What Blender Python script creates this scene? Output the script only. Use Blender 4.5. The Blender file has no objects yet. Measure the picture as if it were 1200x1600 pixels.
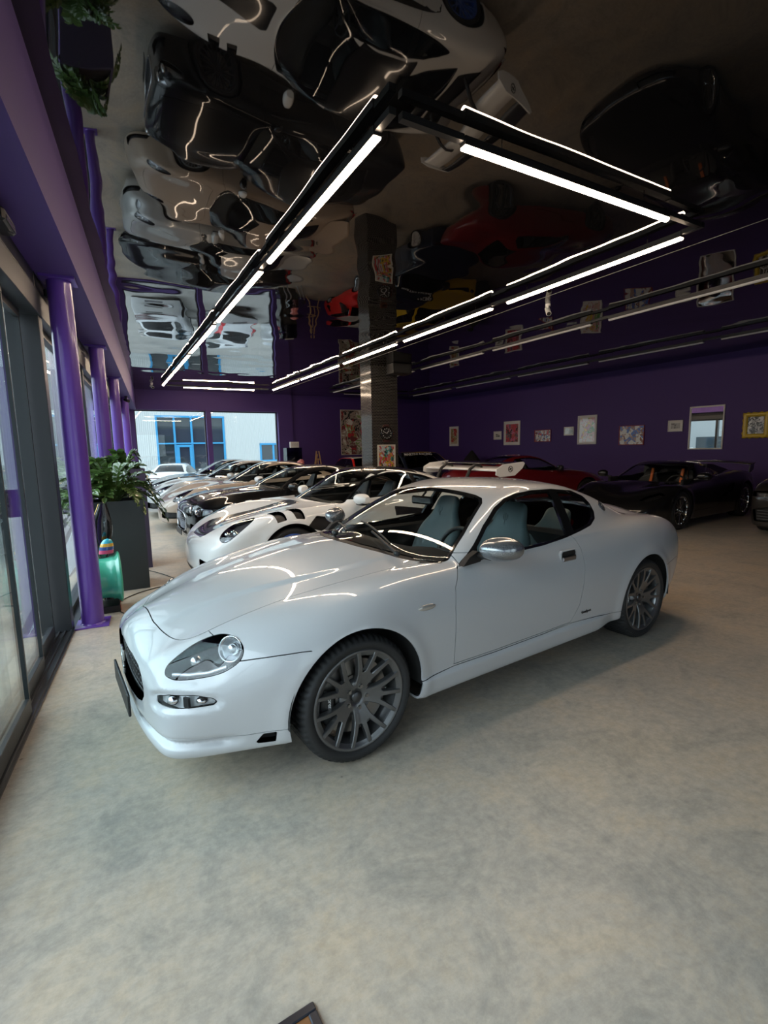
import bpy, math, random
import numpy as np
from mathutils import Vector, Matrix
rnd = random.Random(7)
SC = bpy.context.scene; COL = SC.collection
# ---------------------------------------------------------------- camera
CAMZ, YAW, PITCH, ROLL, FPX = 1.5565, .5152, .1349, -.0181, 770.34
cam = bpy.data.cameras.new('camera'); co = bpy.data.objects.new('camera', cam); COL.objects.link(co)
cam.sensor_fit = 'VERTICAL'; cam.sensor_height = 36; cam.lens = 36*FPX/1600
cam.shift_x = -(606.0-600)/1600; cam.shift_y = (803.6-800)/1600
cam.clip_start = .05; cam.clip_end = 400
_c, _s = math.cos(YAW), math.sin(YAW)
_f = Vector((_s*math.cos(PITCH), _c*math.cos(PITCH), -math.sin(PITCH))); _r = Vector((_c, -_s, 0)); _u = _r.cross(_f)
_r2 = _r*math.cos(ROLL)+_u*math.sin(ROLL); _u2 = -_r*math.sin(ROLL)+_u*math.cos(ROLL)
mw = Matrix.Identity(4)
for i in range(3): mw[i][0], mw[i][1], mw[i][2] = _r2[i], _u2[i], -_f[i]
mw.translation = (0, 0, CAMZ); co.matrix_world = mw
SC.camera = co
# ---------------------------------------------------------------- exposure, sky, daylight
SC.view_settings.view_transform = 'Standard'; SC.view_settings.look = 'None'
SC.view_settings.gamma = 1; SC.view_settings.use_curve_mapping = False
SC.view_settings.exposure = EXPOSURE = -.60
wo = bpy.data.worlds.new('overcast_sky'); SC.world = wo; wo.use_nodes = True
nt = wo.node_tree; bg = nt.nodes['Background']
tc = nt.nodes.new('ShaderNodeTexCoord'); sp = nt.nodes.new('ShaderNodeSeparateXYZ'); nt.links.new(tc.outputs['Generated'], sp.inputs[0])
cr = nt.nodes.new('ShaderNodeValToRGB'); nt.links.new(sp.outputs['Z'], cr.inputs[0])
cr.color_ramp.elements[0].position = 0; cr.color_ramp.elements[0].color = (.78, .89, .95, 1)
cr.color_ramp.elements[1].position = .7; cr.color_ramp.elements[1].color = (.78, .89, 1., 1)
nt.links.new(cr.outputs[0], bg.inputs['Color']); bg.inputs['Strength'].default_value = SKY = 2.2
# the overcast is brightest towards the glass front
dp = nt.nodes.new('ShaderNodeVectorMath'); dp.operation = 'DOT_PRODUCT'; nt.links.new(tc.outputs['Generated'], dp.inputs[0]); dp.inputs[1].default_value = Vector((-.86, .10, .50)).normalized()
mr = nt.nodes.new('ShaderNodeMapRange'); mr.interpolation_type = 'SMOOTHSTEP'; nt.links.new(dp.outputs['Value'], mr.inputs[0])
mr.inputs[1].default_value = .50; mr.inputs[2].default_value = .98; mr.inputs[3].default_value = SKY; mr.inputs[4].default_value = SKY_BRIGHT = 11.
nt.links.new(mr.outputs[0], bg.inputs['Strength'])
# LED tubes: emission colour and strength
LED_COL, LED_STR = (1., .76, .55, 1), 80.
# ---------------------------------------------------------------- materials
MATS = {}
def mat(name, col=(.5, .5, .5), rough=.5, metal=0., coat=0., emit=None, es=0., ior=1.5, spec=.5, bump=None, var=None, alpha=1., coatr=.03):
    """principled material; bump=(scale, strength, distance); var=(scale, colour2, detail, contrast) object-space noise"""
    if name in MATS: return MATS[name]
    m = bpy.data.materials.new(name); m.use_nodes = True; t = m.node_tree; b = t.nodes['Principled BSDF']
    b.inputs['Base Color'].default_value = (*col, 1); b.inputs['Roughness'].default_value = rough; b.inputs['Metallic'].default_value = metal
    b.inputs['Coat Weight'].default_value = coat; b.inputs['Coat Roughness'].default_value = coatr; b.inputs['IOR'].default_value = ior
    b.inputs['Specular IOR Level'].default_value = spec
    if emit: b.inputs['Emission Color'].default_value = (*emit[:3], 1); b.inputs['Emission Strength'].default_value = es
    if bump or var: tc = t.nodes.new('ShaderNodeTexCoord')
    if bump:
        n = t.nodes.new('ShaderNodeTexNoise'); n.inputs['Scale'].default_value = bump[0]; n.inputs['Detail'].default_value = 4
        bp = t.nodes.new('ShaderNodeBump'); bp.inputs['Strength'].default_value = bump[1]; bp.inputs['Distance'].default_value = bump[2]
        t.links.new(tc.outputs['Object'], n.inputs['Vector']); t.links.new(n.outputs['Fac'], bp.inputs['Height']); t.links.new(bp.outputs[0], b.inputs['Normal'])
    if var:
        n = t.nodes.new('ShaderNodeTexNoise'); n.inputs['Scale'].default_value = var[0]; n.inputs['Detail'].default_value = var[2]
        r = t.nodes.new('ShaderNodeValToRGB'); r.color_ramp.elements[0].position = .5-var[3]; r.color_ramp.elements[1].position = .5+var[3]
        r.color_ramp.elements[0].color = (*col, 1); r.color_ramp.elements[1].color = (*var[1], 1)
        t.links.new(tc.outputs['Object'], n.inputs['Vector']); t.links.new(n.outputs['Fac'], r.inputs[0]); t.links.new(r.outputs[0], b.inputs['Base Color'])
    MATS[name] = m; return m
def glass(name, tint=(.9, .95, .95), ior=1.5, rough=0.):
    """thin pane: fresnel mix of clear transmission and mirror reflection"""
    if name in MATS: return MATS[name]
    m = bpy.data.materials.new(name); m.use_nodes = True; t = m.node_tree; t.nodes.clear()
    o = t.nodes.new('ShaderNodeOutputMaterial'); mx = t.nodes.new('ShaderNodeMixShader'); tr = t.nodes.new('ShaderNodeBsdfTransparent')
    g = t.nodes.new('ShaderNodeBsdfGlossy'); f = t.nodes.new('ShaderNodeFresnel'); f.inputs['IOR'].default_value = ior
    ge = t.nodes.new('ShaderNodeNewGeometry'); m1 = t.nodes.new('ShaderNodeMath'); m1.operation = 'MULTIPLY_ADD'; m1.inputs[1].default_value = -2; m1.inputs[2].default_value = 1; t.links.new(ge.outputs['Backfacing'], m1.inputs[0])
    m2 = t.nodes.new('ShaderNodeMath'); m2.operation = 'POWER'; m2.inputs[0].default_value = ior; t.links.new(m1.outputs[0], m2.inputs[1]); t.links.new(m2.outputs[0], f.inputs['IOR'])
    tr.inputs[0].default_value = (*tint, 1); g.inputs['Roughness'].default_value = rough; g.inputs[0].default_value = (1, 1, 1, 1)
    t.links.new(f.outputs[0], mx.inputs[0]); t.links.new(tr.outputs[0], mx.inputs[1]); t.links.new(g.outputs[0], mx.inputs[2]); t.links.new(mx.outputs[0], o.inputs[0])
    MATS[name] = m; return m
def paint(name, col, rough=.4, metal=0.): return mat(name, col, rough, metal, coat=1., coatr=.012, spec=.12)
# ---------------------------------------------------------------- objects
def tag(o, label=None, cat=None, group=None, kind=None):
    if label: o['label'] = label
    if cat: o['category'] = cat
    if group: o['group'] = group
    if kind: o['kind'] = kind
    return o
def empty(name, loc=(0, 0, 0), rz=0., label=None, cat=None, group=None):
    o = bpy.data.objects.new(name, None); COL.objects.link(o); o.location = loc; o.rotation_euler = (0, 0, rz); o.empty_display_size = .1
    return tag(o, label, cat, group)
def link(name, me, parent=None):
    o = bpy.data.objects.new(name, me); COL.objects.link(o)
    if parent: o.parent = parent
    return o
def np_mesh(name, P, N, T, m, parent=None):
    me = bpy.data.meshes.new(name); T = np.asarray(T)
    me.from_pydata([tuple(p) for p in P], [], T.tolist()); me.polygons.foreach_set('use_smooth', [True]*len(me.polygons))
    me.normals_split_custom_set_from_vertices([tuple(n) for n in N]); me.materials.append(m)
    return link(name, me, parent)
def copy_tree(o, parent=None):
    c = o.copy(); COL.objects.link(c); c.parent = parent
    for ch in list(o.children): copy_tree(ch, c)
    return c
def rotm(ax, a): return Matrix.Rotation(a, 3, ax)
class MB:
    """collects shapes, builds ONE mesh object"""
    def __init__(s): s.v = []; s.f = []; s.sm = []; s.mi = []; s.cur = 0
    def add(s, vs, fs, smooth=False):
        k = len(s.v); s.v += [tuple(v) for v in vs]; s.f += [tuple(i+k for i in f) for f in fs]; s.sm += [smooth]*len(fs); s.mi += [s.cur]*len(fs); return s
    def box(s, c, d, R=None, bev=0.):
        x, y, z = (q/2 for q in d); c = Vector(c); b = min(bev, x*.9, y*.9, z*.9)
        if b <= 0:
            vs = [Vector((i*x, j*y, k*z)) for i in (-1, 1) for j in (-1, 1) for k in (-1, 1)]
            fs = [(0, 1, 3, 2), (4, 6, 7, 5), (0, 4, 5, 1), (2, 3, 7, 6), (0, 2, 6, 4), (1, 5, 7, 3)]
        else:
            vs = []; fs = []
            idx = {}
            for i in (-1, 1):
                for j in (-1, 1):
                    for k in (-1, 1):
                        for a in range(3):
                            p = [i*x, j*y, k*z]
                            for q in range(3):
                                if q != a: p[q] -= (i, j, k)[q]*b
                            idx[(i, j, k, a)] = len(vs); vs.append(Vector(p))
            for a in range(3):
                u, w = (a+1) % 3, (a+2) % 3
                for sg in (-1, 1):
                    q = []
                    for su, sw in ((-1, -1), (1, -1), (1, 1), (-1, 1)):
                        t = [0, 0, 0]; t[a] = sg; t[u] = su; t[w] = sw; q.append(idx[(*t, a)])
                    fs.append(q if sg > 0 else q[::-1])
            for a in range(3):
                u, w = (a+1) % 3, (a+2) % 3
                for su in (-1, 1):
                    for sw in (-1, 1):
                        t0 = [0]*3; t1 = [0]*3; t0[a] = -1; t1[a] = 1; t0[u] = t1[u] = su; t0[w] = t1[w] = sw
                        q = [idx[(*t0, u)], idx[(*t1, u)], idx[(*t1, w)], idx[(*t0, w)]]; fs.append(q if su*sw > 0 else q[::-1])
            for i in (-1, 1):
                for j in (-1, 1):
                    for k in (-1, 1):
                        q = [idx[(i, j, k, a)] for a in range(3)]; fs.append(q if i*j*k > 0 else q[::-1])
        if R is not None: vs = [R @ v for v in vs]
        return s.add([v+c for v in vs], fs)
    def cyl(s, a, b, r, r2=None, n=16, caps=True, smooth=True):
        a = Vector(a); b = Vector(b); r2 = r if r2 is None else r2; d = (b-a).normalized()
        u = d.orthogonal().normalized(); w = d.cross(u)
        vs = [p+(u*math.cos(t)+w*math.sin(t))*q for p, q in ((a, r), (b, r2)) for t in (2*math.pi*i/n for i in range(n))]
        s.add(vs, [(i, (i+1) % n, n+(i+1) % n, n+i) for i in range(n)], smooth)
        if caps: s.add(vs[:n], [tuple(range(n))[::-1]]); s.add(vs[n:], [tuple(range(n))])
        return s
    def tube(s, pts, r, n=8, closed=False, caps=True):
        pts = [Vector(p) for p in pts]; m = len(pts); rr = r if hasattr(r, '__len__') else [r]*m
        vs = []; u = None
        for i, p in enumerate(pts):
            d = (pts[(i+1) % m]-pts[i-1]) if closed or 0 < i < m-1 else (pts[1]-pts[0] if i == 0 else pts[-1]-pts[-2])
            d = d.normalized() if d.length > 1e-9 else Vector((0, 0, 1))
            u = d.orthogonal().normalized() if u is None else (u-d*u.dot(d)).normalized()
            w = d.cross(u)
            vs += [p+(u*math.cos(2*math.pi*k/n)+w*math.sin(2*math.pi*k/n))*rr[i] for k in range(n)]
        fs = []
        for i in range(m if closed else m-1):
            j = (i+1) % m
            fs += [(i*n+k, i*n+(k+1) % n, j*n+(k+1) % n, j*n+k) for k in range(n)]
        s.add(vs, fs, True)
        if caps and not closed: s.add(vs[:n], [tuple(range(n))[::-1]]); s.add(vs[-n:], [tuple(range(n))])
        return s
    def lathe(s, prof, o=(0, 0, 0), ax='z', n=48, smooth=True, a0=0., a1=2*math.pi):
        """prof: (radius, height) pairs around the axis"""
        o = Vector(o); full = abs(a1-a0-2*math.pi) < 1e-6; k = n if full else n+1; vs = []
        for i in range(k):
            t = a0+(a1-a0)*i/n; c, q = math.cos(t), math.sin(t)
            for r, h in prof:
                vs.append(o+Vector({'z': (r*c, r*q, h), 'y': (r*c, h, r*q), 'x': (h, r*c, r*q)}[ax]))
        m = len(prof); fs = []
        for i in range(n):
            j = (i+1) % k
            for a in range(m-1):
                q = (i*m+a, j*m+a, j*m+a+1, i*m+a+1); fs.append(q if ax != 'y' else q[::-1])
        return s.add(vs, fs, smooth)
    def prism(s, poly, a, b, fn=None, smooth=False):
        """polygon (u, v) extruded from a to b; fn(u, v, h) gives the point"""
        fn = fn or (lambda u, v, h: (u, v, h)); n = len(poly)
        vs = [fn(u, v, a) for u, v in poly]+[fn(u, v, b) for u, v in poly]
        s.add(vs, [tuple(range(n))[::-1], tuple(range(n, 2*n))]); s.add(vs, [(i, (i+1) % n, n+(i+1) % n, n+i) for i in range(n)], smooth)
        return s
    def sphere(s, c, r, n=16, m=10, R=None):
        r = Vector(r) if hasattr(r, '__len__') else Vector((r, r, r)); vs = []
        for j in range(m+1):
            p = math.pi*j/m
            for i in range(n):
                t = 2*math.pi*i/n; v = Vector((r.x*math.sin(p)*math.cos(t), r.y*math.sin(p)*math.sin(t), r.z*math.cos(p)))
                vs.append((R @ v if R is not None else v)+Vector(c))
        return s.add(vs, [(j*n+i, (j+1)*n+i, (j+1)*n+(i+1) % n, j*n+(i+1) % n) for j in range(m) for i in range(n)], True)
    def grid(s, rows, closed_u=False, smooth=True):
        n = len(rows[0]); vs = [p for r in rows for p in r]; fs = []
        for i in range(len(rows)-1):
            for k in range(n if closed_u else n-1): fs.append((i*n+k, i*n+(k+1) % n, (i+1)*n+(k+1) % n, (i+1)*n+k))
        return s.add(vs, fs, smooth)
    def build(s, name, m, parent=None, sub=0, autosmooth=None):
        me = bpy.data.meshes.new(name); me.from_pydata(s.v, [], s.f); me.polygons.foreach_set('use_smooth', s.sm)
        for q in (m if isinstance(m, (list, tuple)) else [m]): me.materials.append(q)
        me.polygons.foreach_set('material_index', s.mi); me.update()
        if sub:
            import bmesh
            bm = bmesh.new(); bm.from_mesh(me); bmesh.ops.remove_doubles(bm, verts=bm.verts, dist=1e-5); bm.to_mesh(me); bm.free()
        o = link(name, me, parent)
        if sub:
            q = o.modifiers.new('subdivision', 'SUBSURF'); q.levels = q.render_levels = sub
            me.polygons.foreach_set('use_smooth', [True]*len(me.polygons))
        return o
def text_mesh(name, txt, size, m, parent=None, ext=.001, bold=0.):
    """writing as a real mesh in its local XY plane, centred"""
    cu = bpy.data.curves.new('lettering', 'FONT'); cu.body = txt; cu.size = size; cu.extrude = ext; cu.align_x = 'CENTER'; cu.align_y = 'CENTER'; cu.offset = bold
    t = bpy.data.objects.new('lettering', cu); COL.objects.link(t)
    dg = bpy.context.evaluated_depsgraph_get(); me = bpy.data.meshes.new_from_object(t.evaluated_get(dg)); bpy.data.objects.remove(t)
    me.materials.clear(); me.materials.append(m)
    return link(name, me, parent)
# ---------------------------------------------------------------- room shell
H = 3.7; XR = 13.4; YB = 19.4; YR = -3.0
FD = Vector((.078, .997, 0)).normalized(); FN = Vector((FD.y, -FD.x, 0)); FP = Vector((-.752, 0, 0)); FA = math.atan2(-FD.x, FD.y)
def fac(t, off, z): return FP+FD*t+FN*off+Vector((0, 0, z))      # along the glass front, off into the room, up
FR = rotm('Z', FA)
def fbox(b, t0, t1, o0, o1, z0, z1, bev=0.): return b.box(fac((t0+t1)/2, (o0+o1)/2, (z0+z1)/2), (abs(o1-o0), abs(t1-t0), abs(z1-z0)), FR, bev)
PUR = mat('purple_wall_paint', (.070, .033, .185), .62, bump=(40, .15, .003))
PURG = mat('purple_gloss_paint', (.125, .050, .36), .32, coat=.5, coatr=.1)
ANT = mat('anthracite_powder_coat', (.022, .026, .030), .42)
PANE = glass('clear_window_glass', (.93, .97, .97), 1.52)
def concrete():
    m = bpy.data.materials.new('worn_concrete_floor'); m.use_nodes = True; t = m.node_tree; b = t.nodes['Principled BSDF']; N = t.nodes.new; L = t.links.new
    tc = N('ShaderNodeTexCoord')
    def noise(sc, det, rough=.6, dist=0., vec=None):
        n = N('ShaderNodeTexNoise'); n.inputs['Scale'].default_value = sc; n.inputs['Detail'].default_value = det; n.inputs['Roughness'].default_value = rough; n.inputs['Distortion'].default_value = dist
        L(vec or tc.outputs['Object'], n.inputs['Vector']); return n.outputs['Fac']
    def ramp(f, *st):
        r = N('ShaderNodeValToRGB'); L(f, r.inputs[0]); e = r.color_ramp.elements
        while len(e) < len(st): e.new(.5)
        for q, (p, c) in zip(e, st): q.position = p; q.color = (*c, 1)
        return r.outputs[0]
    def mix(f, a, c, mode='MIX'):
        x = N('ShaderNodeMix'); x.data_type = 'RGBA'; x.blend_type = mode
        if isinstance(f, float): x.inputs[0].default_value = f
        else: L(f, x.inputs[0])
        L(a, x.inputs[6]); L(c, x.inputs[7]); return x.outputs[2]
    big = ramp(noise(.5, 6, .6, .25), (.34, (.375, .345, .305)), (.50, (.44, .392, .333)), (.66, (.47, .402, .318)))
    mid = ramp(noise(2.6, 11, .76, .5), (.34, (.73, .75, .76)), (.50, (1, .98, .96)), (.68, (1.10, 1.0, .87)))
    c = mix(1., big, mid, 'MULTIPLY')
    fine = ramp(noise(22, 8, .75), (.36, (.80, .80, .79)), (.6, (1.06, 1.06, 1.06)))
    c = mix(.8, c, fine, 'MULTIPLY')
    mp = N('ShaderNodeMapping'); mp.inputs['Scale'].default_value = (9, 22, 1); mp.inputs['Rotation'].default_value = (0, 0, .5); L(tc.outputs['Object'], mp.inputs['Vector'])
    st = ramp(noise(1., 5, .7, 1., mp.outputs[0]), (.44, (.90, .91, .92)), (.58, (1.03, 1.02, 1.0)))
    c = mix(.6, c, st, 'MULTIPLY')
    v = N('ShaderNodeTexVoronoi'); v.inputs['Scale'].default_value = 3.1; L(tc.outputs['Object'], v.inputs['Vector'])
    sp_ = ramp(v.outputs['Distance'], (.018, (.30, .28, .26)), (.03, (1, 1, 1))); c = mix(.75, c, sp_, 'MULTIPLY')
    L(c, b.inputs['Base Color'])
    rr = N('ShaderNodeMapRange'); L(noise(1.3, 5, .6, .5), rr.inputs[0]); rr.inputs[3].default_value = .24; rr.inputs[4].default_value = .58; L(rr.outputs[0], b.inputs['Roughness'])
    bp = N('ShaderNodeBump'); bp.inputs['Strength'].default_value = .18; bp.inputs['Distance'].default_value = .004; L(noise(7, 9, .7, .8), bp.inputs['Height']); L(bp.outputs[0], b.inputs['Normal'])
    b.inputs['Specular IOR Level'].default_value = .45
    return m
def stretch_film():
    """black high gloss stretch ceiling, very slightly wavy"""
    m = mat('black_gloss_stretch_film', (.004, .004, .0045), .018, ior=1.8, spec=.5); t = m.node_tree; b = t.nodes['Principled BSDF']
    tc = t.nodes.new('ShaderNodeTexCoord'); n = t.nodes.new('ShaderNodeTexNoise'); n.inputs['Scale'].default_value = 1.1; n.inputs['Detail'].default_value = 1.; n.inputs['Roughness'].default_value = .4
    bp = t.nodes.new('ShaderNodeBump'); bp.inputs['Strength'].default_value = 1.; bp.inputs['Distance'].default_value = .015
    t.links.new(tc.outputs['Object'], n.inputs['Vector']); t.links.new(n.outputs['Fac'], bp.inputs['Height']); t.links.new(bp.outputs[0], b.inputs['Normal'])
    return m
b = MB(); b.add([fac(YR, -.35, 0), (XR+.3, YR, 0), (XR+.3, YB+.3, 0), fac(YB+.3, -.35, 0)], [(0, 1, 2, 3)]); b.add([fac(YR, -.35, -.2), (XR+.3, YR, -.2), (XR+.3, YB+.3, -.2), fac(YB+.3, -.35, -.2)], [(3, 2, 1, 0)])
b.add(b.v[:4]+b.v[4:8], [(i, 4+i, 4+(i+1) % 4, (i+1) % 4) for i in range(4)])
tag(b.build('floor', concrete()), kind='structure')
b = MB(); q = [fac(YR, -.3, H), (XR+.3, YR, H), (XR+.3, YB+.3, H), fac(YB+.3, -.3, H)]; b.add(q, [(3, 2, 1, 0)]); q2 = [Vector(p)+Vector((0, 0, .25)) for p in q]; b.add(q2, [(0, 1, 2, 3)])
cl = tag(b.build('ceiling', stretch_film()), kind='structure')
b = MB(); b.tube([(5.80, YR, H-.001), (5.80, YB, H-.001)], .003, 6); b.build('ceiling_seam', mat('seam_grey', (.25, .24, .23), .5), cl)
b = MB(); b.box((XR+.1, (YR+YB)/2, H/2), (.2, YB-YR+.4, H)); tag(b.build('wall_right', PUR), kind='structure')
# back wall with two shop windows
wx0, wx1, wm0, wm1, wz1, wz0 = .98, 6.08, 3.36, 3.53, 3.02, .12
b = MB(); yb = YB+.15
for x0, x1, z0, z1 in ((.2, wx0, 0, H), (wx1, 6.66, 0, H), (wx0, wx1, wz1, H), (wx0, wx1, 0, wz0), (wm0, wm1, wz0, wz1)): b.box(((x0+x1)/2, yb, (z0+z1)/2), (x1-x0, .3, z1-z0))
b.box((10.1, yb+.12, H/2), (6.9, .3, H)); tag(b.build('wall_back', PUR), kind='structure')
for k, (x0, x1) in enumerate(((wx0, wm0), (wm1, wx1))):
    b = MB()
    for c, d in ((((x0+x1)/2, yb+.11, wz1-.02), (x1-x0, .08, .04)), (((x0+x1)/2, yb+.11, wz0+.02), (x1-x0, .08, .04)), ((x0+.02, yb+.11, (wz0+wz1)/2), (.04, .08, wz1-wz0)), ((x1-.02, yb+.11, (wz0+wz1)/2), (.04, .10, wz1-wz0))): b.box(c, d)
    w = tag(b.build('window_%d' % (k+1), mat('dark_window_frame', (.03, .025, .04), .4)), kind='structure')
    g = MB(); g.box(((x0+x1)/2, yb+.11, (wz0+wz1)/2), (x1-x0-.06, .008, wz1-wz0-.06)); g.build('window_pane', PANE, w)
# rear wall behind the photographer, with a wide window bay
b = MB()
for x0, x1, z0, z1 in ((-1.4, -.6, 0, H), (-.6, 4.2, 2.9, H), (4.2, XR+.2, 0, H), (-.6, 4.2, 0, .15), (1.7, 1.9, .15, 2.9)): b.box(((x0+x1)/2, YR-.1, (z0+z1)/2), (x1-x0, .2, z1-z0))
tag(b.build('wall_rear', PUR), kind='structure')
for k, (x0, x1) in enumerate(((-.6, 1.7), (1.9, 4.2))):
    b = MB()
    for c, d in ((((x0+x1)/2, YR-.1, 2.87), (x1-x0, .08, .06)), (((x0+x1)/2, YR-.1, .18), (x1-x0, .08, .06)), ((x0+.03, YR-.1, 1.52), (.06, .08, 2.75)), ((x1-.03, YR-.1, 1.52), (.06, .08, 2.75)), (((x0+x1)/2, YR-.1, 1.52), (.06, .08, 2.75))): b.box(c, d)
    w = tag(b.build('window_%d' % (k+3), ANT), kind='structure'); g = MB(); g.box(((x0+x1)/2, YR-.1, 1.52), (x1-x0-.1, .008, 2.7)); g.build('window_pane', PANE, w)
# ---- glass front on the left: beam, header, floor track, post, sliding doors, fixed glazing
b = MB(); fbox(b, YR, YB+.2, -.42, .29, 3.0, H); tag(b.build('trim_1', PUR), kind='structure')
b = MB(); fbox(b, YR, YB+.1, -.20, .0, 2.66, 2.86, .004); fbox(b, YR, YB, -.19, -.02, 2.86, 3.0); fbox(b, YR, YB, -.004, .002, 2.845, 2.855)
tag(b.build('trim_2', ANT), kind='structure')
b = MB()
fbox(b, YR, YB, -.215, .0, .0, .012)
for o in (-.20, -.155, -.11, -.065, -.02): fbox(b, YR, 5.02, o-.006, o+.006, .0, .026)
tag(b.build('trim_3', mat('floor_track_alloy', (.10, .11, .12), .35, .8)), kind='structure')
b = MB(); fbox(b, 5.0, 5.14, -.24, -.015, 0, 3.0, .004); tag(b.build('trim_4', ANT), kind='structure')
for k, (t0, t1, o) in enumerate(((.9, 3.47, -.04), (1.9, 4.16, -.088), (2.7, 4.86, -.133))):
    b = MB(); fbox(b, t0, t1, o-.018, o+.018, .03, .125, .003); fbox(b, t0, t1, o-.018, o+.018, 2.60, 2.66); fbox(b, t1-.022, t1, o-.016, o+.016, .03, 2.66); fbox(b, t0, t0+.03, o-.016, o+.016, .03, 2.66)
    d = tag(b.build('door_%d' % (k+1), ANT), kind='structure')
    g = MB(); fbox(g, t0+.02, t1-.02, o-.005, o+.005, .12, 2.61); g.build('door_pane', PANE, d)
    if k == 0:
        s_ = MB(); fbox(s_, 2.35, 2.75, o+.019, o+.0195, .05, .11); s_.build('door_sticker', mat('white_sticker', (.7, .72, .74), .5), d)
b = MB(); fbox(b, YR, .92, -.05, -.03, .03, 2.66); g = tag(b.build('window_5', PANE), kind='structure')
posts = (7.9, 10.9, 13.6, 16.4, 19.3); t0 = 5.14
for k, t1 in enumerate(posts):
    b = MB(); fbox(b, t1-.10, t1, -.22, -.03, 0, 3.0, .003); fbox(b, t0, t1-.1, -.14, -.08, .01, .07); fbox(b, t0, t1-.1, -.14, -.08, 2.60, 2.66)
    w = tag(b.build('window_%d' % (k+6), ANT), kind='structure'); g = MB(); fbox(g, t0, t1-.1, -.115, -.105, .06, 2.61); g.build('window_pane', PANE, w); t0 = t1
# ---- steel columns along the glass front
col_lab = ['purple round steel column nearest the camera, beside the sliding door post', 'purple round column behind the tall planter, second along the glass front',
           'purple round column third along the glass front, seen right of the second', 'purple round column fourth along the glass front, with a small camera on it']
for k, t in enumerate((5.16, 8.10, 11.25, 15.2)):
    c = fac(t, .13, 0); b = MB(); b.lathe([(.091, .012), (.091, 2.985)], c, n=40)
    o = b.build('steel_column', PURG); tag(o, col_lab[k], 'column', 'purple columns along the glass front')
    p = MB(); p.box(c+Vector((0, 0, .007)), (.27, .27, .014), FR, .002); p.lathe([(.102, .014), (.093, .026)], c, n=32); p.build('base_plate', PURG, o)
    p = MB(); p.box(c+Vector((0, 0, 2.99)), (.25, .25, .02), FR); p.build('cap_plate', PURG, o)
# ---- tiled pillar
def mosaic():
    m = mat('black_penny_mosaic', (.01, .01, .011), .2); t = m.node_tree; N = t.nodes.new; L = t.links.new; p = t.nodes['Principled BSDF']
    tc = N('ShaderNodeTexCoord'); sx = N('ShaderNodeSeparateXYZ'); L(tc.outputs['Object'], sx.inputs[0])
    def mth(op, a, b_=None):
        n = N('ShaderNodeMath'); n.operation = op
        for i, v in enumerate((a, b_)):
            if v is None: continue
            if isinstance(v, (int, float)): n.inputs[i].default_value = v
            else: L(v, n.inputs[i])
        return n.outputs[0]
    u = mth('ADD', sx.outputs['X'], sx.outputs['Y']); P = .045; Q = P*math.sqrt(3)/2
    row = mth('FLOOR', mth('DIVIDE', sx.outputs['Z'], Q)); odd = mth('MODULO', mth('ABSOLUTE', row), 2)
    du = mth('SUBTRACT', mth('FRACT', mth('ADD', mth('DIVIDE', u, P), mth('MULTIPLY', odd, .5))), .5)
    dv = mth('MULTIPLY', mth('SUBTRACT', mth('FRACT', mth('DIVIDE', sx.outputs['Z'], Q)), .5), Q/P)
    r = mth('SQRT', mth('ADD', mth('MULTIPLY', du, du), mth('MULTIPLY', dv, dv)))
    cr_ = N('ShaderNodeValToRGB'); L(r, cr_.inputs[0]); e = cr_.color_ramp.elements; e[0].position = .455; e[0].color = (.006, .006, .007, 1); e[1].position = .49; e[1].color = (.22, .20, .18, 1)
    L(cr_.outputs[0], p.inputs['Base Color'])
    rg = N('ShaderNodeMapRange'); L(r, rg.inputs[0]); rg.inputs[1].default_value = .43; rg.inputs[2].default_value = .475; rg.inputs[3].default_value = .10; rg.inputs[4].default_value = .7; L(rg.outputs[0], p.inputs['Roughness'])
    return m
b = MB(); b.box((6.6, 12.03, H/2), (.8, .62, H)); o = b.build('tiled_pillar', mosaic()); tag(o, 'square pillar covered in black round mosaic tiles, standing in the middle of the showroom', 'pillar')
# ---------------------------------------------------------------- LED light bars hung under the ceiling
LEDM = mat('led_diffuser_lit', (.9, .85, .8), .5, emit=LED_COL, es=LED_STR)
OFFM = mat('led_diffuser_unlit', (.72, .71, .69), .45)
HOUS = mat('black_light_housing', (.012, .012, .013), .4)
segs = [(3.10, 5.58), (5.92, 8.41), (8.73, 11.2), (11.55, 14.2), (14.5, 17.0)]
def light_bar(p, q, on, label, group, ext=(.34, 0)):
    p = Vector((*p, 3.605)); q = Vector((*q, 3.605)); c = (p+q)/2; L = (q-p).length; rz = math.atan2((q-p).y, (q-p).x)
    o = empty('light_bar', c, rz, label, 'light', group)
    b = MB(); b.box((0, 0, .012), (L, .062, .055)); b.box((0, 0, .038), (L, .07, .004))
    for s_ in (-.35, .35): b.cyl((L*s_, 0, .04), (L*s_, 0, .095), .004, n=6)
    b.build('housing', HOUS, o)
    b = MB(); rows = []
    for x in (-L/2+.004, L/2-.004): rows.append([(x, .029*math.cos(a), -.016-.026*math.sin(a)) for a in (math.pi*k/8 for k in range(9))])
    b.grid(rows); 
    for r in rows: b.add(r, [tuple(range(9))])
    b.build('diffuser', LEDM if on else OFFM, o)
    for e, sg in zip(ext, (1, -1)):
        if e: b = MB(); b.box((sg*(L/2+e/2), 0, .028), (e-.004, .05, .045)); b.build('connector', HOUS, o)
    return o
ordn = ['nearest', 'second', 'third', 'fourth', 'farthest']
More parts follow.
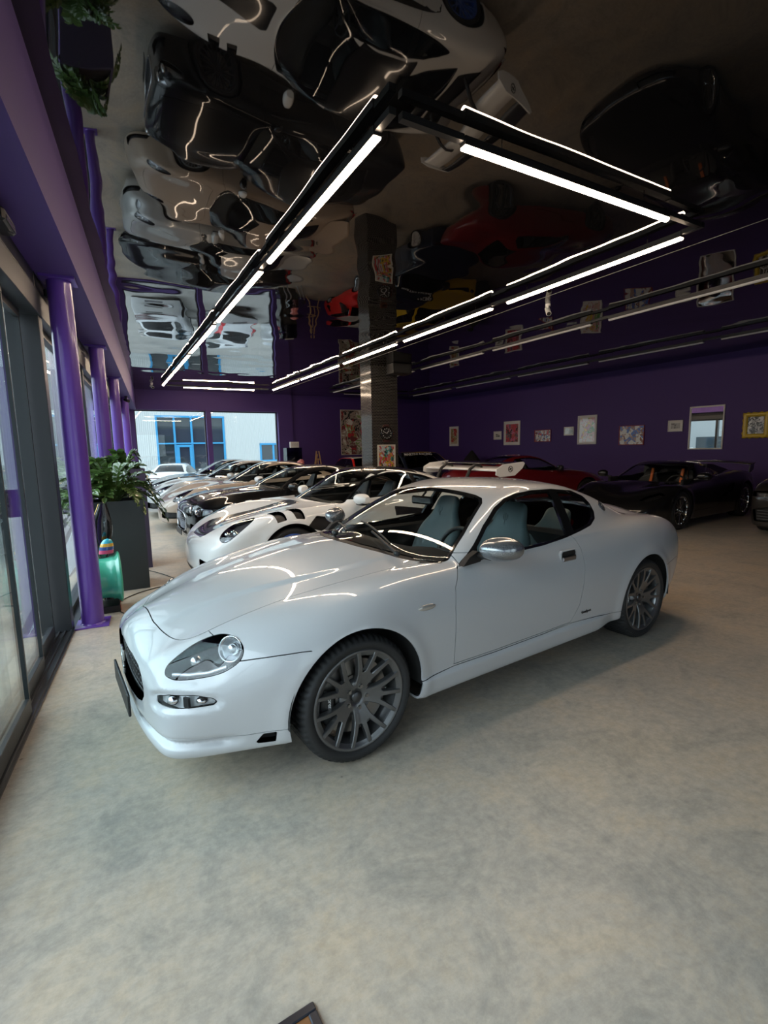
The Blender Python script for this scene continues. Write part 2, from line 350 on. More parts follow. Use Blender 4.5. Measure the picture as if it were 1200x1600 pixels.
for k, (a, b_) in enumerate(segs):
    nx = (segs[k+1][0] if k < 4 else 17.33)-b_; ex = (nx, .2 if k == 0 else 0)
    light_bar((1.73, a), (1.73, b_), True, 'lit ceiling light bar in the left row, %s from the camera' % ordn[k], 'lit bars of the left row', ex)
    light_bar((5.2, a), (5.2, b_), True, 'lit ceiling light bar in the row by the mosaic pillar, %s from the camera' % ordn[k], 'lit bars of the middle row', ex)
    light_bar((7.44, a), (7.44, b_), False, 'unlit black light bar in the row between the pillar and the right wall, %s one' % ordn[k], 'unlit bars right of the pillar', ex)
    light_bar((10.9, a), (10.9, b_), False, 'unlit black light bar in the row nearest the right wall, %s one' % ordn[k], 'unlit bars by the right wall', ex)
light_bar((2.30, 2.93), (4.66, 2.93), True, 'lit ceiling light bar across the near end of the light ring', 'lit end bars', (.50, .50))
light_bar((2.36, 17.3), (4.62, 17.3), True, 'lit ceiling light bar across the far end, before the shop windows', 'lit end bars', (.50, .50))
light_bar((8.0, 17.3), (10.3, 17.3), False, 'unlit light bar across the far end of the dark ring, by the back wall', 'unlit end bars', (.50, .50))
light_bar((8.0, 2.93), (10.3, 2.93), False, 'unlit light bar across the near end of the dark ring', 'unlit end bars', (.50, .50))
# ---------------------------------------------------------------- the yard outside
GND = -.45
PAV = mat('pale_paving', (.46, .45, .42), .8, var=(2.5, (.52, .50, .46), 6, .2))
b = MB(); b.box((5, 38, GND-.1), (90, 37, .2)); b.box((-16, 5, GND-.1), (30, 60, .2)); b.box((5, -20, GND-.1), (60, 30.8, .2)); tag(b.build('yard_paving', PAV), 'pale paved yard outside the glass fronts', 'paving')
def corrugated():
    m = mat('white_corrugated_cladding', (.66, .70, .70), .5); t = m.node_tree; N = t.nodes.new
    tc = N('ShaderNodeTexCoord'); w = N('ShaderNodeTexWave'); w.bands_direction = 'X'; w.inputs['Scale'].default_value = 2.6; bp = N('ShaderNodeBump'); bp.inputs['Strength'].default_value = .3; bp.inputs['Distance'].default_value = .05
    t.links.new(tc.outputs['Object'], w.inputs['Vector']); t.links.new(w.outputs['Fac'], bp.inputs['Height']); t.links.new(bp.outputs[0], t.nodes['Principled BSDF'].inputs['Normal']); return m
BLUE = mat('bright_blue_frame', (.06, .38, .72), .4); DGL = mat('dark_shop_glass', (.05, .065, .075), .06, coat=1)
Y0 = 36.; CLAD = corrugated()
bd = empty('workshop_building', (5, Y0, GND), 0, 'white corrugated workshop building with blue window frames across the yard', 'building')
def bpart(name, m, boxes):
    b = MB()
    for x0, x1, y0, y1, z0, z1 in boxes: b.box(((x0+x1)/2-5, (y0+y1)/2-Y0, (z0+z1)/2-GND), (x1-x0, y1-y0, z1-z0))
    return b.build(name, m, bd)
bpart('clad_wall', CLAD, [(-14, 3.0, Y0, Y0+6, GND, 6.5), (7.4, 30, Y0, Y0+6, GND, 6.5), (3.0, 7.4, Y0, Y0+6, 3.9, 6.5), (3.0, 7.4, Y0+.3, Y0+6, GND, 3.9)])
gl = bpart('shop_window', DGL, [(3.0, 7.4, Y0+.12, Y0+.2, GND, 3.9)])
fr = [(3.0, 7.4, Y0-.05, Y0+.13, 3.78, 3.9), (3.0, 7.4, Y0-.05, Y0+.13, 2.02, 2.12)]+[(x-.06, x+.06, Y0-.02, Y0+.14, GND, 3.9) for x in (3.06, 4.14, 5.22, 7.34)]
bpart('window_frame', BLUE, fr)
dr = bpart('blue_door', BLUE, [(4.2, 4.38, Y0-.06, Y0+.1, GND, 1.98), (5.02, 5.2, Y0-.06, Y0+.1, GND, 1.98), (4.2, 5.2, Y0-.08, Y0+.09, 1.82, 1.98), (4.2, 5.2, Y0-.08, Y0+.09, GND, GND+.25)])
bpart('office_window', DGL, [(9.9, 11.6, Y0-.01, Y0+.05, .8, 1.95)]); bpart('office_window_frame', BLUE, [(9.8, 11.7, Y0-.08, Y0+.01, 1.9, 2.02), (9.8, 11.7, Y0-.08, Y0+.01, .7, .82), (9.8, 9.92, Y0-.05, Y0+.02, .7, 2.02), (10.72, 10.86, Y0-.05, Y0+.02, .7, 2.02), (11.6, 11.7, Y0-.05, Y0+.02, .7, 2.02)])
sg = bpart('shop_sign', mat('dark_sign', (.04, .05, .07), .4), [(3.35, 4.0, Y0-.06, Y0-.04, 1.42, 1.56)])
# neighbour seen through the sliding doors
nb = empty('neighbour_building', (-16, 8, GND), 0, 'pale neighbouring building seen through the sliding glass doors', 'building')
b = MB(); b.box((-1, 0, 2.6), (2, 50, 5.2)); b.build('clad_wall', CLAD, nb)
b = MB()
for y in (-14, -7, 0, 7, 14): b = MB(); b.box((.02, y, 1.6), (.06, 2.6, 1.6)); b.build('shop_window', DGL, nb)
# ---------------------------------------------------------------- car body engine
# A body is an implicit surface made of side, plan and section curves; panels are cut from it.
def pchip(xs, vs, g):
    xs = np.asarray(xs, float); vs = np.asarray(vs, float); n = len(xs)
    h = np.diff(xs); d = np.diff(vs)/h; m = np.zeros(n)
    if n == 2: m[:] = d[0]
    else:
        for i in range(1, n-1):
            if d[i-1]*d[i] > 0:
                w1 = 2*h[i]+h[i-1]; w2 = h[i]+2*h[i-1]
                m[i] = (w1+w2)/(w1/d[i-1]+w2/d[i])
        m[0] = d[0]; m[-1] = d[-1]
    k = np.clip(np.searchsorted(xs, g)-1, 0, n-2)
    t = (g-xs[k])/h[k]; t2 = t*t; t3 = t2*t
    v = (2*t3-3*t2+1)*vs[k]+(t3-2*t2+t)*h[k]*m[k]+(3*t2-2*t3)*vs[k+1]+(t3-t2)*h[k]*m[k+1]
    v = np.where(g < xs[0], vs[0]+m[0]*(g-xs[0]), v)
    return np.where(g > xs[-1], vs[-1]+m[-1]*(g-xs[-1]), v)

def tab(keys, sig=.05):
    xs = [k[0] for k in keys]; vs = [k[1] for k in keys]
    st = .004; g = np.arange(xs[0]-.5, xs[-1]+.5, st); v = pchip(xs, vs, g)
    if sig:
        r = int(4*sig/st); kk = np.exp(-.5*(np.arange(-r, r+1)*st/sig)**2); kk /= kk.sum()
        e = np.concatenate([v[0]+(v[1]-v[0])*np.arange(-r, 0), v, v[-1]+(v[-1]-v[-2])*np.arange(1, r+1)])
        v = np.convolve(e, kk, 'valid')
    return lambda x: np.interp(x, g, v)

def smax(a, b, k):
    h = np.maximum(k-np.abs(a-b), 0)/k
    return np.maximum(a, b)+h*h*h*k/6
def smin(a, b, k): return -smax(-a, -b, k)
def sstep(a, b, x):
    t = np.clip((x-a)/(b-a), 0, 1); return t*t*(3-2*t)

class Shape:
    """Curves of one car. x: 0 at the front axle, rearwards; y: 0 at the centre line; z up."""
    def __init__(s, **k):
        s.__dict__.update(dict(tf=.74, ku=.06, kg=.10, kf=.16, kr=.16, ks=.16, kb=.06, bowf=.30, bowf4=.0, bowr=.22, bowr4=.0,
            zw=.56, tuck=.22, crown=.10, wsbow=.32, rwbow=.20, tum=.62, tum2=.25, lip=.012, Rf=.37, Rr=.37, extra=None, zg=.92, up=.55, drop=.10))
        s.__dict__.update(k)
        for n in ('zc', 'zf', 'w', 'xn', 'xt', 'zb', 'zr', 'wg'):
            sg = s.sig.get(n, .05) if hasattr(s, 'sig') else .05
            setattr(s, '_'+n, tab(getattr(s, n), sg))
        s.x0 = min(v for _, v in s.xn)-.06; s.x1 = max(v for _, v in s.xt)+.06
        s.ym = max(v for _, v in s.w)+.08; s.zt = max(v for _, v in s.zr)+.06
    def f(s, x, y, z):
        a = np.abs(y); w = s._w(x)
        side = a-(w-s.tuck*np.maximum(s.zw-z, 0)**2-s.up*np.maximum(z-s.zw, 0)**2)
        for cx, R in ((0., s.Rf), (s.wb, s.Rr)):
            r = np.hypot(x-cx, z-s.zax); side = side-s.lip*np.exp(-((r-R-.01)/.05)**2)
        if s.extra and 'side' in s.extra: side = side+s.extra['side'](x, a, z)
        zc = s._zc(x); zf = s._zf(x); t = a/w/(s.tf if not callable(s.tf) else s.tf(x))
        b = np.where(t < 1, .5-.5*np.cos(np.pi*np.minimum(t, 1)), 1.)
        top = (z-(zc+(zf-zc)*b-s.drop*np.maximum(t-1, 0)**2*4))*.93
        if s.extra and 'top' in s.extra: top = top+s.extra['top'](x, a, z)
        fr = (s._xn(z)+s.bowf*a*a+s.bowf4*a**4-x)*.85
        rr = (x-(s._xt(z)-s.bowr*a*a-s.bowr4*a**4))*.85
        L = smax(side, top, s.ks)
        L = smax(L, fr, s.kf); L = smax(L, rr, s.kr); L = smax(L, s._zb(x)-z, s.kb)
        S = sstep(s.xm-.45, s.xm+.45, x)
        xx = x-s.wsbow*a*a*(1-S)+s.rwbow*a*a*S
        e = .01; zr = s._zr(xx); sl = (s._zr(xx+e)-s._zr(xx-e))/(2*e)
        gt = (z-(zr-s.crown*a*a))/np.sqrt(1+sl*sl)
        dz = z-s.zg; dz = np.where(dz < 0, .2*dz, dz)
        gs = (a-(s._wg(x)-s.tum*dz-s.tum2*np.maximum(dz, 0)**2))*.85
        G = smax(gt, gs, s.kg)
        G = np.maximum(G, np.minimum(zc, zf)-.12-z); G = np.maximum(G, np.maximum(s.zr[0][0]-.05-x, x-s.zr[-1][0]-.05))
        f = smin(L, G, s.ku*(.35+.65*S))
        if s.extra and 'any' in s.extra: f = s.extra['any'](f, x, y, z)
        return f
    def grad(s, P, e=.003):
        x, y, z = P.T
        g = np.stack([s.f(x+e, y, z)-s.f(x-e, y, z), s.f(x, y+e, z)-s.f(x, y-e, z), s.f(x, y, z+e)-s.f(x, y, z-e)], 1)/(2*e)
        return g
    def snap(s, P, it=3, keepy=None):
        for _ in range(it):
            g = s.grad(P); v = s.f(*P.T); n2 = np.maximum((g*g).sum(1), .05)
            st = (v/n2)[:, None]*g; l = np.linalg.norm(st, axis=1, keepdims=True)
            P = P-st*np.minimum(1, .03/np.maximum(l, 1e-9))
            if keepy is not None: P[keepy, 1] = 0
        return P
    def normals(s, P):
        g = s.grad(P); return g/np.maximum(np.linalg.norm(g, axis=1, keepdims=True), 1e-9)
    def mesh(s, h):
        """surface nets over the y<=0 half"""
        xs = np.arange(s.x0, s.x1, h); ys = np.arange(-s.ym, h*2.5, h); zs = np.arange(.02, s.zt, h)
        X, Y, Z = np.meshgrid(xs, ys, zs, indexing='ij'); F = s.f(X, Y, Z)
        n = [len(xs)-1, len(ys)-1, len(zs)-1]
        acc = np.zeros(n+[3]); cnt = np.zeros(n)
        corners = [(i, j, k) for i in (0, 1) for j in (0, 1) for k in (0, 1)]
        sl = lambda A, c: A[c[0]:c[0]+n[0], c[1]:c[1]+n[1], c[2]:c[2]+n[2]]
        for a in corners:
            for ax in range(3):
                if a[ax]: continue
                b = list(a); b[ax] = 1
                fa = sl(F, a); fb = sl(F, b); m = (fa < 0) != (fb < 0)
                t = np.where(m, fa/np.where(m, fa-fb, 1), 0)
                for q in range(3): acc[..., q] += np.where(m, a[q]+(t if q == ax else 0), 0)
                cnt += m
        act = cnt > 0; idx = -np.ones(n, int); idx[act] = np.arange(act.sum())
        o = np.stack(np.nonzero(act), 1)
        P = (o+acc[act]/cnt[act][:, None])*h+np.array([xs[0], ys[0], zs[0]])
        T = []
        for ax in range(3):
            u, v = (ax+1) % 3, (ax+2) % 3
            lo = [slice(None)]*3; hi = [slice(None)]*3; lo[ax] = slice(0, -1); hi[ax] = slice(1, None)
            m = (F[tuple(lo)] < 0) != (F[tuple(hi)] < 0); q = np.stack(np.nonzero(m), 1)
            ok = (q[:, u] > 0) & (q[:, v] > 0) & (q[:, u] < n[u]) & (q[:, v] < n[v]); q = q[ok]
            sgn = F[tuple(q.T)] < 0
            def at(du, dv):
                r = q.copy(); r[:, u] -= du; r[:, v] -= dv; return idx[tuple(r.T)]
            a, b, c, d = at(1, 1), at(0, 1), at(0, 0), at(1, 0)
            Q = np.stack([np.where(sgn, a, d), np.where(sgn, b, c), np.where(sgn, c, b), np.where(sgn, d, a)], 1)
            T += [Q[:, [0, 1, 2]], Q[:, [0, 2, 3]]]
        T = np.concatenate(T); P = s.snap(P, 4)
        return P, T

def poly_sd(poly, px, py):
    """signed distance to a closed polygon, negative inside"""
    p = np.asarray(poly, float); q = np.roll(p, -1, 0); d2 = np.full(px.shape, 1e9); ins = np.zeros(px.shape, bool)
    for (ax, ay), (bx, by) in zip(p, q):
        ex, ey = bx-ax, by-ay; L = ex*ex+ey*ey
        if L < 1e-12: continue
        t = np.clip(((px-ax)*ex+(py-ay)*ey)/L, 0, 1)
        d2 = np.minimum(d2, (px-ax-t*ex)**2+(py-ay-t*ey)**2)
        c = (ay > py) != (by > py)
        if ey: ins ^= c & (px < ax+ex*(py-ay)/ey)
    return np.where(ins, -1, 1)*np.sqrt(d2)

def round_poly(pts, n=5):
    """closed Catmull-Rom through the points"""
    p = np.asarray(pts, float); m = len(p); out = []
    for i in range(m):
        a, b, c, d = p[i-1], p[i], p[(i+1) % m], p[(i+2) % m]
        for k in range(n):
            t = k/n
            out.append(.5*((2*b)+(-a+c)*t+(2*a-5*b+4*c-d)*t*t+(-a+3*b-3*c+d)*t**3))
    return np.array(out)

class Skin:
    """half shell (y<=0) with vertices, and triangles; split() cuts along d=0"""
    def __init__(s, shape, h):
        s.sh = shape; P, T = shape.mesh(h); s.P = P; s.N = shape.normals(P)
        s.T = T; i, o = s.split(T, P[:, 1].copy()); s.T = i
        s.P[np.abs(s.P[:, 1]) < 1e-5, 1] = 0
    def split(s, T, d):
        """returns triangles with d<0 and d>0; d is a per-vertex array for all vertices"""
        d = np.where(np.abs(d) < 1e-7, 1e-7, d); neg = d < 0; k = neg[T].sum(1)
        Ti = T[k == 3]; To = T[k == 0]; X = T[(k == 1) | (k == 2)]
        if len(X) == 0: return Ti, To
        kk = neg[X].sum(1); odd = np.where(kk == 1, np.argmax(neg[X], 1), np.argmax(~neg[X], 1))
        r = np.arange(len(X)); A = X[r, odd]; B = X[r, (odd+1) % 3]; C = X[r, (odd+2) % 3]
        E = np.concatenate([np.stack([A, B], 1), np.stack([A, C], 1)]); Es = np.sort(E, 1)
        uq, inv = np.unique(Es, axis=0, return_inverse=True); inv = inv.reshape(-1)
        a, b = uq[:, 0], uq[:, 1]; t = d[a]/(d[a]-d[b])
        NP = s.P[a]+(s.P[b]-s.P[a])*t[:, None]
        NP = s.sh.snap(NP, 2, (s.P[a, 1] == 0) & (s.P[b, 1] == 0))
        base = len(s.P); s.P = np.concatenate([s.P, NP]); s.N = np.concatenate([s.N, s.sh.normals(NP)])
        ab = base+inv[:len(X)]; ac = base+inv[len(X):]
        tri = np.stack([A, ab, ac], 1); quad = np.concatenate([np.stack([ab, B, C], 1), np.stack([ab, C, ac], 1)])
        one = kk == 1; q1 = np.concatenate([one, one])
        return np.concatenate([Ti, tri[one], quad[~q1]]), np.concatenate([To, tri[~one], quad[q1]])
    def sd(s, proj, poly, mask=None):
        x, y, z = s.P.T
        if proj == 'side': d = poly_sd(poly, x, z)
        elif proj == 'top': d = poly_sd(poly, x, y)
        elif proj == 'front': d = poly_sd(poly, y, z)
        else: d = poly(x, y, z)
        if mask is not None: d = np.where(mask(x, y, z, s.N), d, 1.)
        return d
    def cut(s, T, proj, poly, mask=None, gap=.004):
        """cuts a panel; returns (panel, rest) with an open gap between them"""
        i, o = s.split(T, s.sd(proj, poly, mask)-gap/2)
        if gap > 0: i, _ = s.split(i, s.sd(proj, poly, mask)+gap/2)
        return i, o
    def piece(s, T, full=False, rim=.012, off=0., flip=False):
        """compact arrays (P, N, T) of a panel, folded edges added, mirrored when full"""
        u, inv = np.unique(T, return_inverse=True); t = inv.reshape(-1, 3); P = s.P[u]; N = s.N[u]
        P = P+N*off
        if rim:
            E = np.concatenate([t[:, [0, 1]], t[:, [1, 2]], t[:, [2, 0]]]); Es = np.sort(E, 1)
            _, ix, c = np.unique(Es, axis=0, return_index=True, return_counts=True)
            B = E[ix[c == 1]]; B = B[~((P[B[:, 0], 1] == 0) & (P[B[:, 1], 1] == 0))]
            if len(B):
                ev = P[B[:, 1]]-P[B[:, 0]]; nm = np.cross(ev, N[B[:, 0]]); nm /= np.maximum(np.linalg.norm(nm, axis=1, keepdims=True), 1e-9)
                k = len(P); m = len(B)
                P = np.concatenate([P, P[B[:, 0]], P[B[:, 1]], P[B[:, 0]]-N[B[:, 0]]*rim, P[B[:, 1]]-N[B[:, 1]]*rim])
                N = np.concatenate([N, nm, nm, nm, nm]); i = np.arange(m)+k
                t = np.concatenate([t, np.stack([i, i+2*m, i+m], 1), np.stack([i+m, i+2*m, i+3*m], 1)])
        if full:
            P2 = P*[1, -1, 1]; N2 = N*[1, -1, 1]
            t = np.concatenate([t, t[:, ::-1]+len(P)]); P = np.concatenate([P, P2]); N = np.concatenate([N, N2])
        if flip: N = -N; t = t[:, ::-1]
        return P, N, t
HERO = Shape(wb=2.66, zax=.322, xm=1.62, Rf=.372, Rr=.368, zg=.92, lip=.010,
  zc=[(-1., .655), (-.86, .702), (-.6, .775), (-.2, .855), (.2, .92), (.6, .972), (1.0, 1.0), (2.2, 1.03), (2.7, 1.025), (3.1, 1.0), (3.4, .965), (3.62, .91), (3.8, .88)],
  tf=tab([(-.9, .60), (-.5, .62), (-.1, .68), (.4, .74), (.8, .74)]),
  zf=[(-1., .56), (-.8, .635), (-.62, .705), (-.5, .75), (-.3, .797), (-.1, .832), (.1, .862), (.4, .888), (.7, .895), (1.0, .905), (1.6, .93), (2.2, .96), (2.66, .965), (3.1, .94), (3.45, .862), (3.7, .77)],
  w=[(-1.1, .56), (-.9, .645), (-.75, .71), (-.56, .79), (-.36, .867), (-.15, .90), (.05, .907), (.5, .893), (1.3, .885), (2.0, .897), (2.66, .911), (2.95, .89), (3.2, .845), (3.45, .77), (3.6, .70), (3.8, .60)],
  xn=[(.0, -.88), (.18, -.915), (.3, -.918), (.5, -.92), (.6, -.91), (.7, -.875), (.8, -.76), (1., -.5)],
  xt=[(0, 3.2), (.28, 3.36), (.42, 3.50), (.58, 3.60), (.75, 3.62), (.9, 3.58), (1.1, 3.50)],
  zb=[(-1., .185), (-.5, .20), (0, .22), (1.3, .21), (2.6, .23), (3.2, .25), (3.7, .30)],
  zr=[(.2, .72), (.62, .985), (1.0, 1.172), (1.25, 1.262), (1.6, 1.305), (2.0, 1.285), (2.35, 1.20), (2.7, 1.055), (3.0, .93), (3.3, .83)],
  wg=[(.3, .80), (.8, .80), (1.3, .80), (1.9, .81), (2.3, .78), (2.7, .70), (3.1, .60)],
  bowf=.12, bowf4=.12, bowr=.10, bowr4=.25, tuck=.28, kf=.12, kr=.14)
# ---------------------------------------------------------------- shared car materials
RUB = mat('tyre_rubber', (.018, .018, .019), .62, bump=(90, .25, .002))
BLK = mat('black_plastic', (.012, .012, .013), .45)
GLB = mat('gloss_black_trim', (.008, .008, .009), .08, coat=1)
DRK = mat('dark_underbody', (.01, .01, .01), .8)
CHR = mat('polished_chrome', (.75, .76, .78), .06, 1.)
ALU = mat('brushed_aluminium', (.5, .5, .52), .28, 1.)
GUN = mat('gunmetal_rim', (.155, .157, .162), .28, .75, coat=.4, coatr=.1)
DSC = mat('brake_disc_steel', (.30, .29, .28), .35, 1.)
CAL = mat('black_caliper', (.03, .03, .03), .35)
WHT = mat('white_lettering', (.8, .8, .8), .5)
REDL = mat('red_tail_lens', (.45, .01, .015), .08, coat=1)
CARGL = glass('car_window_glass', (.86, .90, .90), 1.5)
TINT = glass('dark_tinted_glass', (.16, .18, .19), 1.5)
LENS = glass('clear_headlamp_lens', (.93, .95, .96), 1.5)
LTHR = mat('teal_grey_leather', (.095, .130, .134), .48, bump=(160, .12, .001))
DLTH = mat('black_leather', (.016, .016, .017), .5, bump=(160, .12, .001))

def arch(cx, zc, R, n=80): return [(cx+R*math.cos(2*math.pi*k/n), zc+R*math.sin(2*math.pi*k/n)) for k in range(n)]

class Car:
    def __init__(s, shape, h, name, label, cat, loc, rz, group=None):
        s.sh = shape; s.sk = Skin(shape, h); s.T = s.sk.T
        s.root = empty(name, (*loc, 0), rz, label, cat, group)
        for cx, R in ((0., shape.Rf), (shape.wb, shape.Rr)):
            _, s.T = s.sk.cut(s.T, 'side', arch(cx, shape.zax, R), lambda x, y, z, N: y < -.45, 0)
        s.trim = []
    def part(s, name, T, m, full=False, parent=None, rim=.012, off=0., mirror=None):
        """one panel; mirror=True also builds the opposite one"""
        if len(T) == 0: return None
        P, N, t = s.sk.piece(T, full, rim, off)
        o = np_mesh(name, P, N, t, m, parent or s.root)
        if mirror:
            o2 = np_mesh(name, P*[1, -1, 1], N*[1, -1, 1], t[:, ::-1], m, mirror if hasattr(mirror, 'name') else s.root); return o, o2
        return o
    def window(s, name, proj, poly, m, trim=.014, full=False, mask=None, bars=(), rim=.004):
        i, s.T = s.sk.cut(s.T, proj, poly, mask, 0)
        g, tr = s.sk.split(i, s.sk.sd(proj, poly, mask)+trim) if trim else (i, i[:0])
        s.trim.append(tr)
        gs = [g]
        for b in bars:
            tr2, r2 = s.sk.cut(gs.pop(), 'side', b, mask, 0); s.trim.append(tr2)
            mx = np.mean(np.asarray(b)[:, 0]); c = s.sk.P[r2].mean(1)[:, 0] if len(r2) else np.zeros(0)
            gs += [r2[c < mx], r2[c >= mx]]
        nm = name if isinstance(name, (list, tuple)) else [name]
        for q, n_ in zip(gs, nm): s.part(n_, q, m, full, rim=rim, mirror=not full)
    def close_windows(s, trimmat=GLB):
        T = np.concatenate(s.trim) if s.trim else s.T[:0]
        if len(T): s.part('window_trim', T, trimmat, True, rim=.02)
        s.T0 = s.T
        sh = s.sh; b = MB()
        for cx, R in ((0., sh.Rf), (sh.wb, sh.Rr)):
            wy = float(sh._w(np.array([cx]))[0])-.03
            for sg in (-1, 1):
                pr = [(R+.008, sg*wy), (R+.008, sg*.42), (.05, sg*.42)]
                b.lathe(pr, (cx, 0, sh.zax), 'y', 28, True, -.08, math.pi+.08)
        zb = float(sh._zb(np.array([1.]))[0])+.03
        b.box((sh.wb/2, 0, zb), (sh.wb-.72, 1.36, .02)); b.box((sh.wb/2, 0, zb), (sh.wb+1.0, .8, .02))
        b.build('underbody', DRK, s.root)
    def panel(s, name, proj, poly, m, full=False, mask=None, gap=.004, rim=.012, off=0., parents=None, keep=True):
        i, s.T = s.sk.cut(s.T, proj, poly, mask, gap)
        if not keep: return i
        return s.part(name, i, m, full, rim=rim, off=off, mirror=not full)
    def recess(s, name, proj, poly, m, lens=None, depth=.05, full=False, mask=None, lensname='lens', gap=.003):
        i = s.hole(proj, poly, mask, gap)
        o = s.part(name, i, m, full, rim=-depth, off=-depth, mirror=not full)
        if lens is not None and o:
            if full: s.part(lensname, i, lens, True, o, rim=.003)
            else:
                a, b = s.part(lensname, i, lens, False, o[0], rim=.003, mirror=o[1])
        return o
    def hole(s, proj, poly, mask=None, gap=.003):
        _, s.T0 = s.sk.cut(s.T0, proj, poly, mask, 0)
        i, s.T = s.sk.cut(s.T, proj, poly, mask, gap); return i
    def body(s, m, name='body'):
        s.part('light_leak_shell', s.T0, DRK, True, rim=0, off=-.02); return s.part(name, s.T, m, True)  # unseen dark shell, added to block light leaks and blacken panel gaps
    def at(s, x, z, y0=-1.3, proj='side'):
        """outermost surface point on the near side at side-view (x, z), or on top at (x, y)"""
        if proj == 'side': t = np.arange(y0, 0, .002); Q = np.stack([np.full_like(t, x), t, np.full_like(t, z)], 1)
        else: t = np.arange(1.6, .1, -.002); Q = np.stack([np.full_like(t, x), np.full_like(t, z), t], 1)
        k = np.argmax(s.sh.f(*Q.T) < 0); p = s.sh.snap(Q[k:k+1], 4)[0]; n = s.sh.normals(p[None])[0]
        return Vector(p), Vector(n)
    def wheels(s, proto, yf, yr, spin=0.):
        """proto: empty-free wheel mesh with children, outer face towards -y"""
        first = True
        for cx, yy in ((0., yf), (s.sh.wb, yr)):
            for sg in (-1, 1):
                w = proto if first else copy_tree(proto)
                first = False; w.parent = s.root; w.location = (cx, sg*yy, s.sh.zax); w.rotation_euler = (0, spin, 0) if sg < 0 else (0, spin, math.pi)

def mirror_shell(b, x, z, y0, y1, hx, hz, sg):
    """door mirror housing: rounded pod, flat towards the rear"""
    rows = []
    for k in range(9):
        t = k/8; q = (max(0, 1-((t-.45)/.62)**2))**.5; e = lambda v: math.copysign(abs(v)**.75, v)
        rows.append([(x+.03*t+hx*q*e(math.cos(a))*(1 if math.cos(a) < 0 else .45), sg*(y0+(y1-y0)*t), z+hz*q*e(math.sin(a))) for a in (2*math.pi*i/18 for i in range(18))])
    b.grid(rows, True); b.add(rows[-1], [tuple(range(18))]); b.add(rows[0], [tuple(range(18))[::-1]])

def spoke_bar(b, pts, wd, y0, depth, ch=.25):
    """bar along pts (x, z), widths wd, front height y0(r), chamfered section"""
    k = 4; P_ = [(pts[i][0]+(pts[i+1][0]-pts[i][0])*j/k, pts[i][1]+(pts[i+1][1]-pts[i][1])*j/k) for i in range(len(pts)-1) for j in range(k)]+[pts[-1]]
    wd = [wd[i]+(wd[i+1]-wd[i])*j/k for i in range(len(pts)-1) for j in range(k)]+[wd[-1]]; pts = P_
    rows = []; n = len(pts)
    for i, (x, z) in enumerate(pts):
        p = Vector((x, 0, z)); q = Vector((pts[min(i+1, n-1)][0]-pts[max(i-1, 0)][0], 0, pts[min(i+1, n-1)][1]-pts[max(i-1, 0)][1])).normalized()
        s_ = Vector((-q.z, 0, q.x)); w = wd[i]/2; y = y0(p.length); c = w*ch
        rows.append([p-s_*w*1.15+Vector((0, y+depth, 0)), p-s_*w+Vector((0, y+c, 0)), p-s_*(w-c)+Vector((0, y, 0)), p+s_*(w-c)+Vector((0, y, 0)), p+s_*w+Vector((0, y+c, 0)), p+s_*w*1.15+Vector((0, y+depth, 0))])
    b.grid(rows, True, False)
    b.add(rows[0], [tuple(range(6))]); b.add(rows[-1], [tuple(range(6))[::-1]])

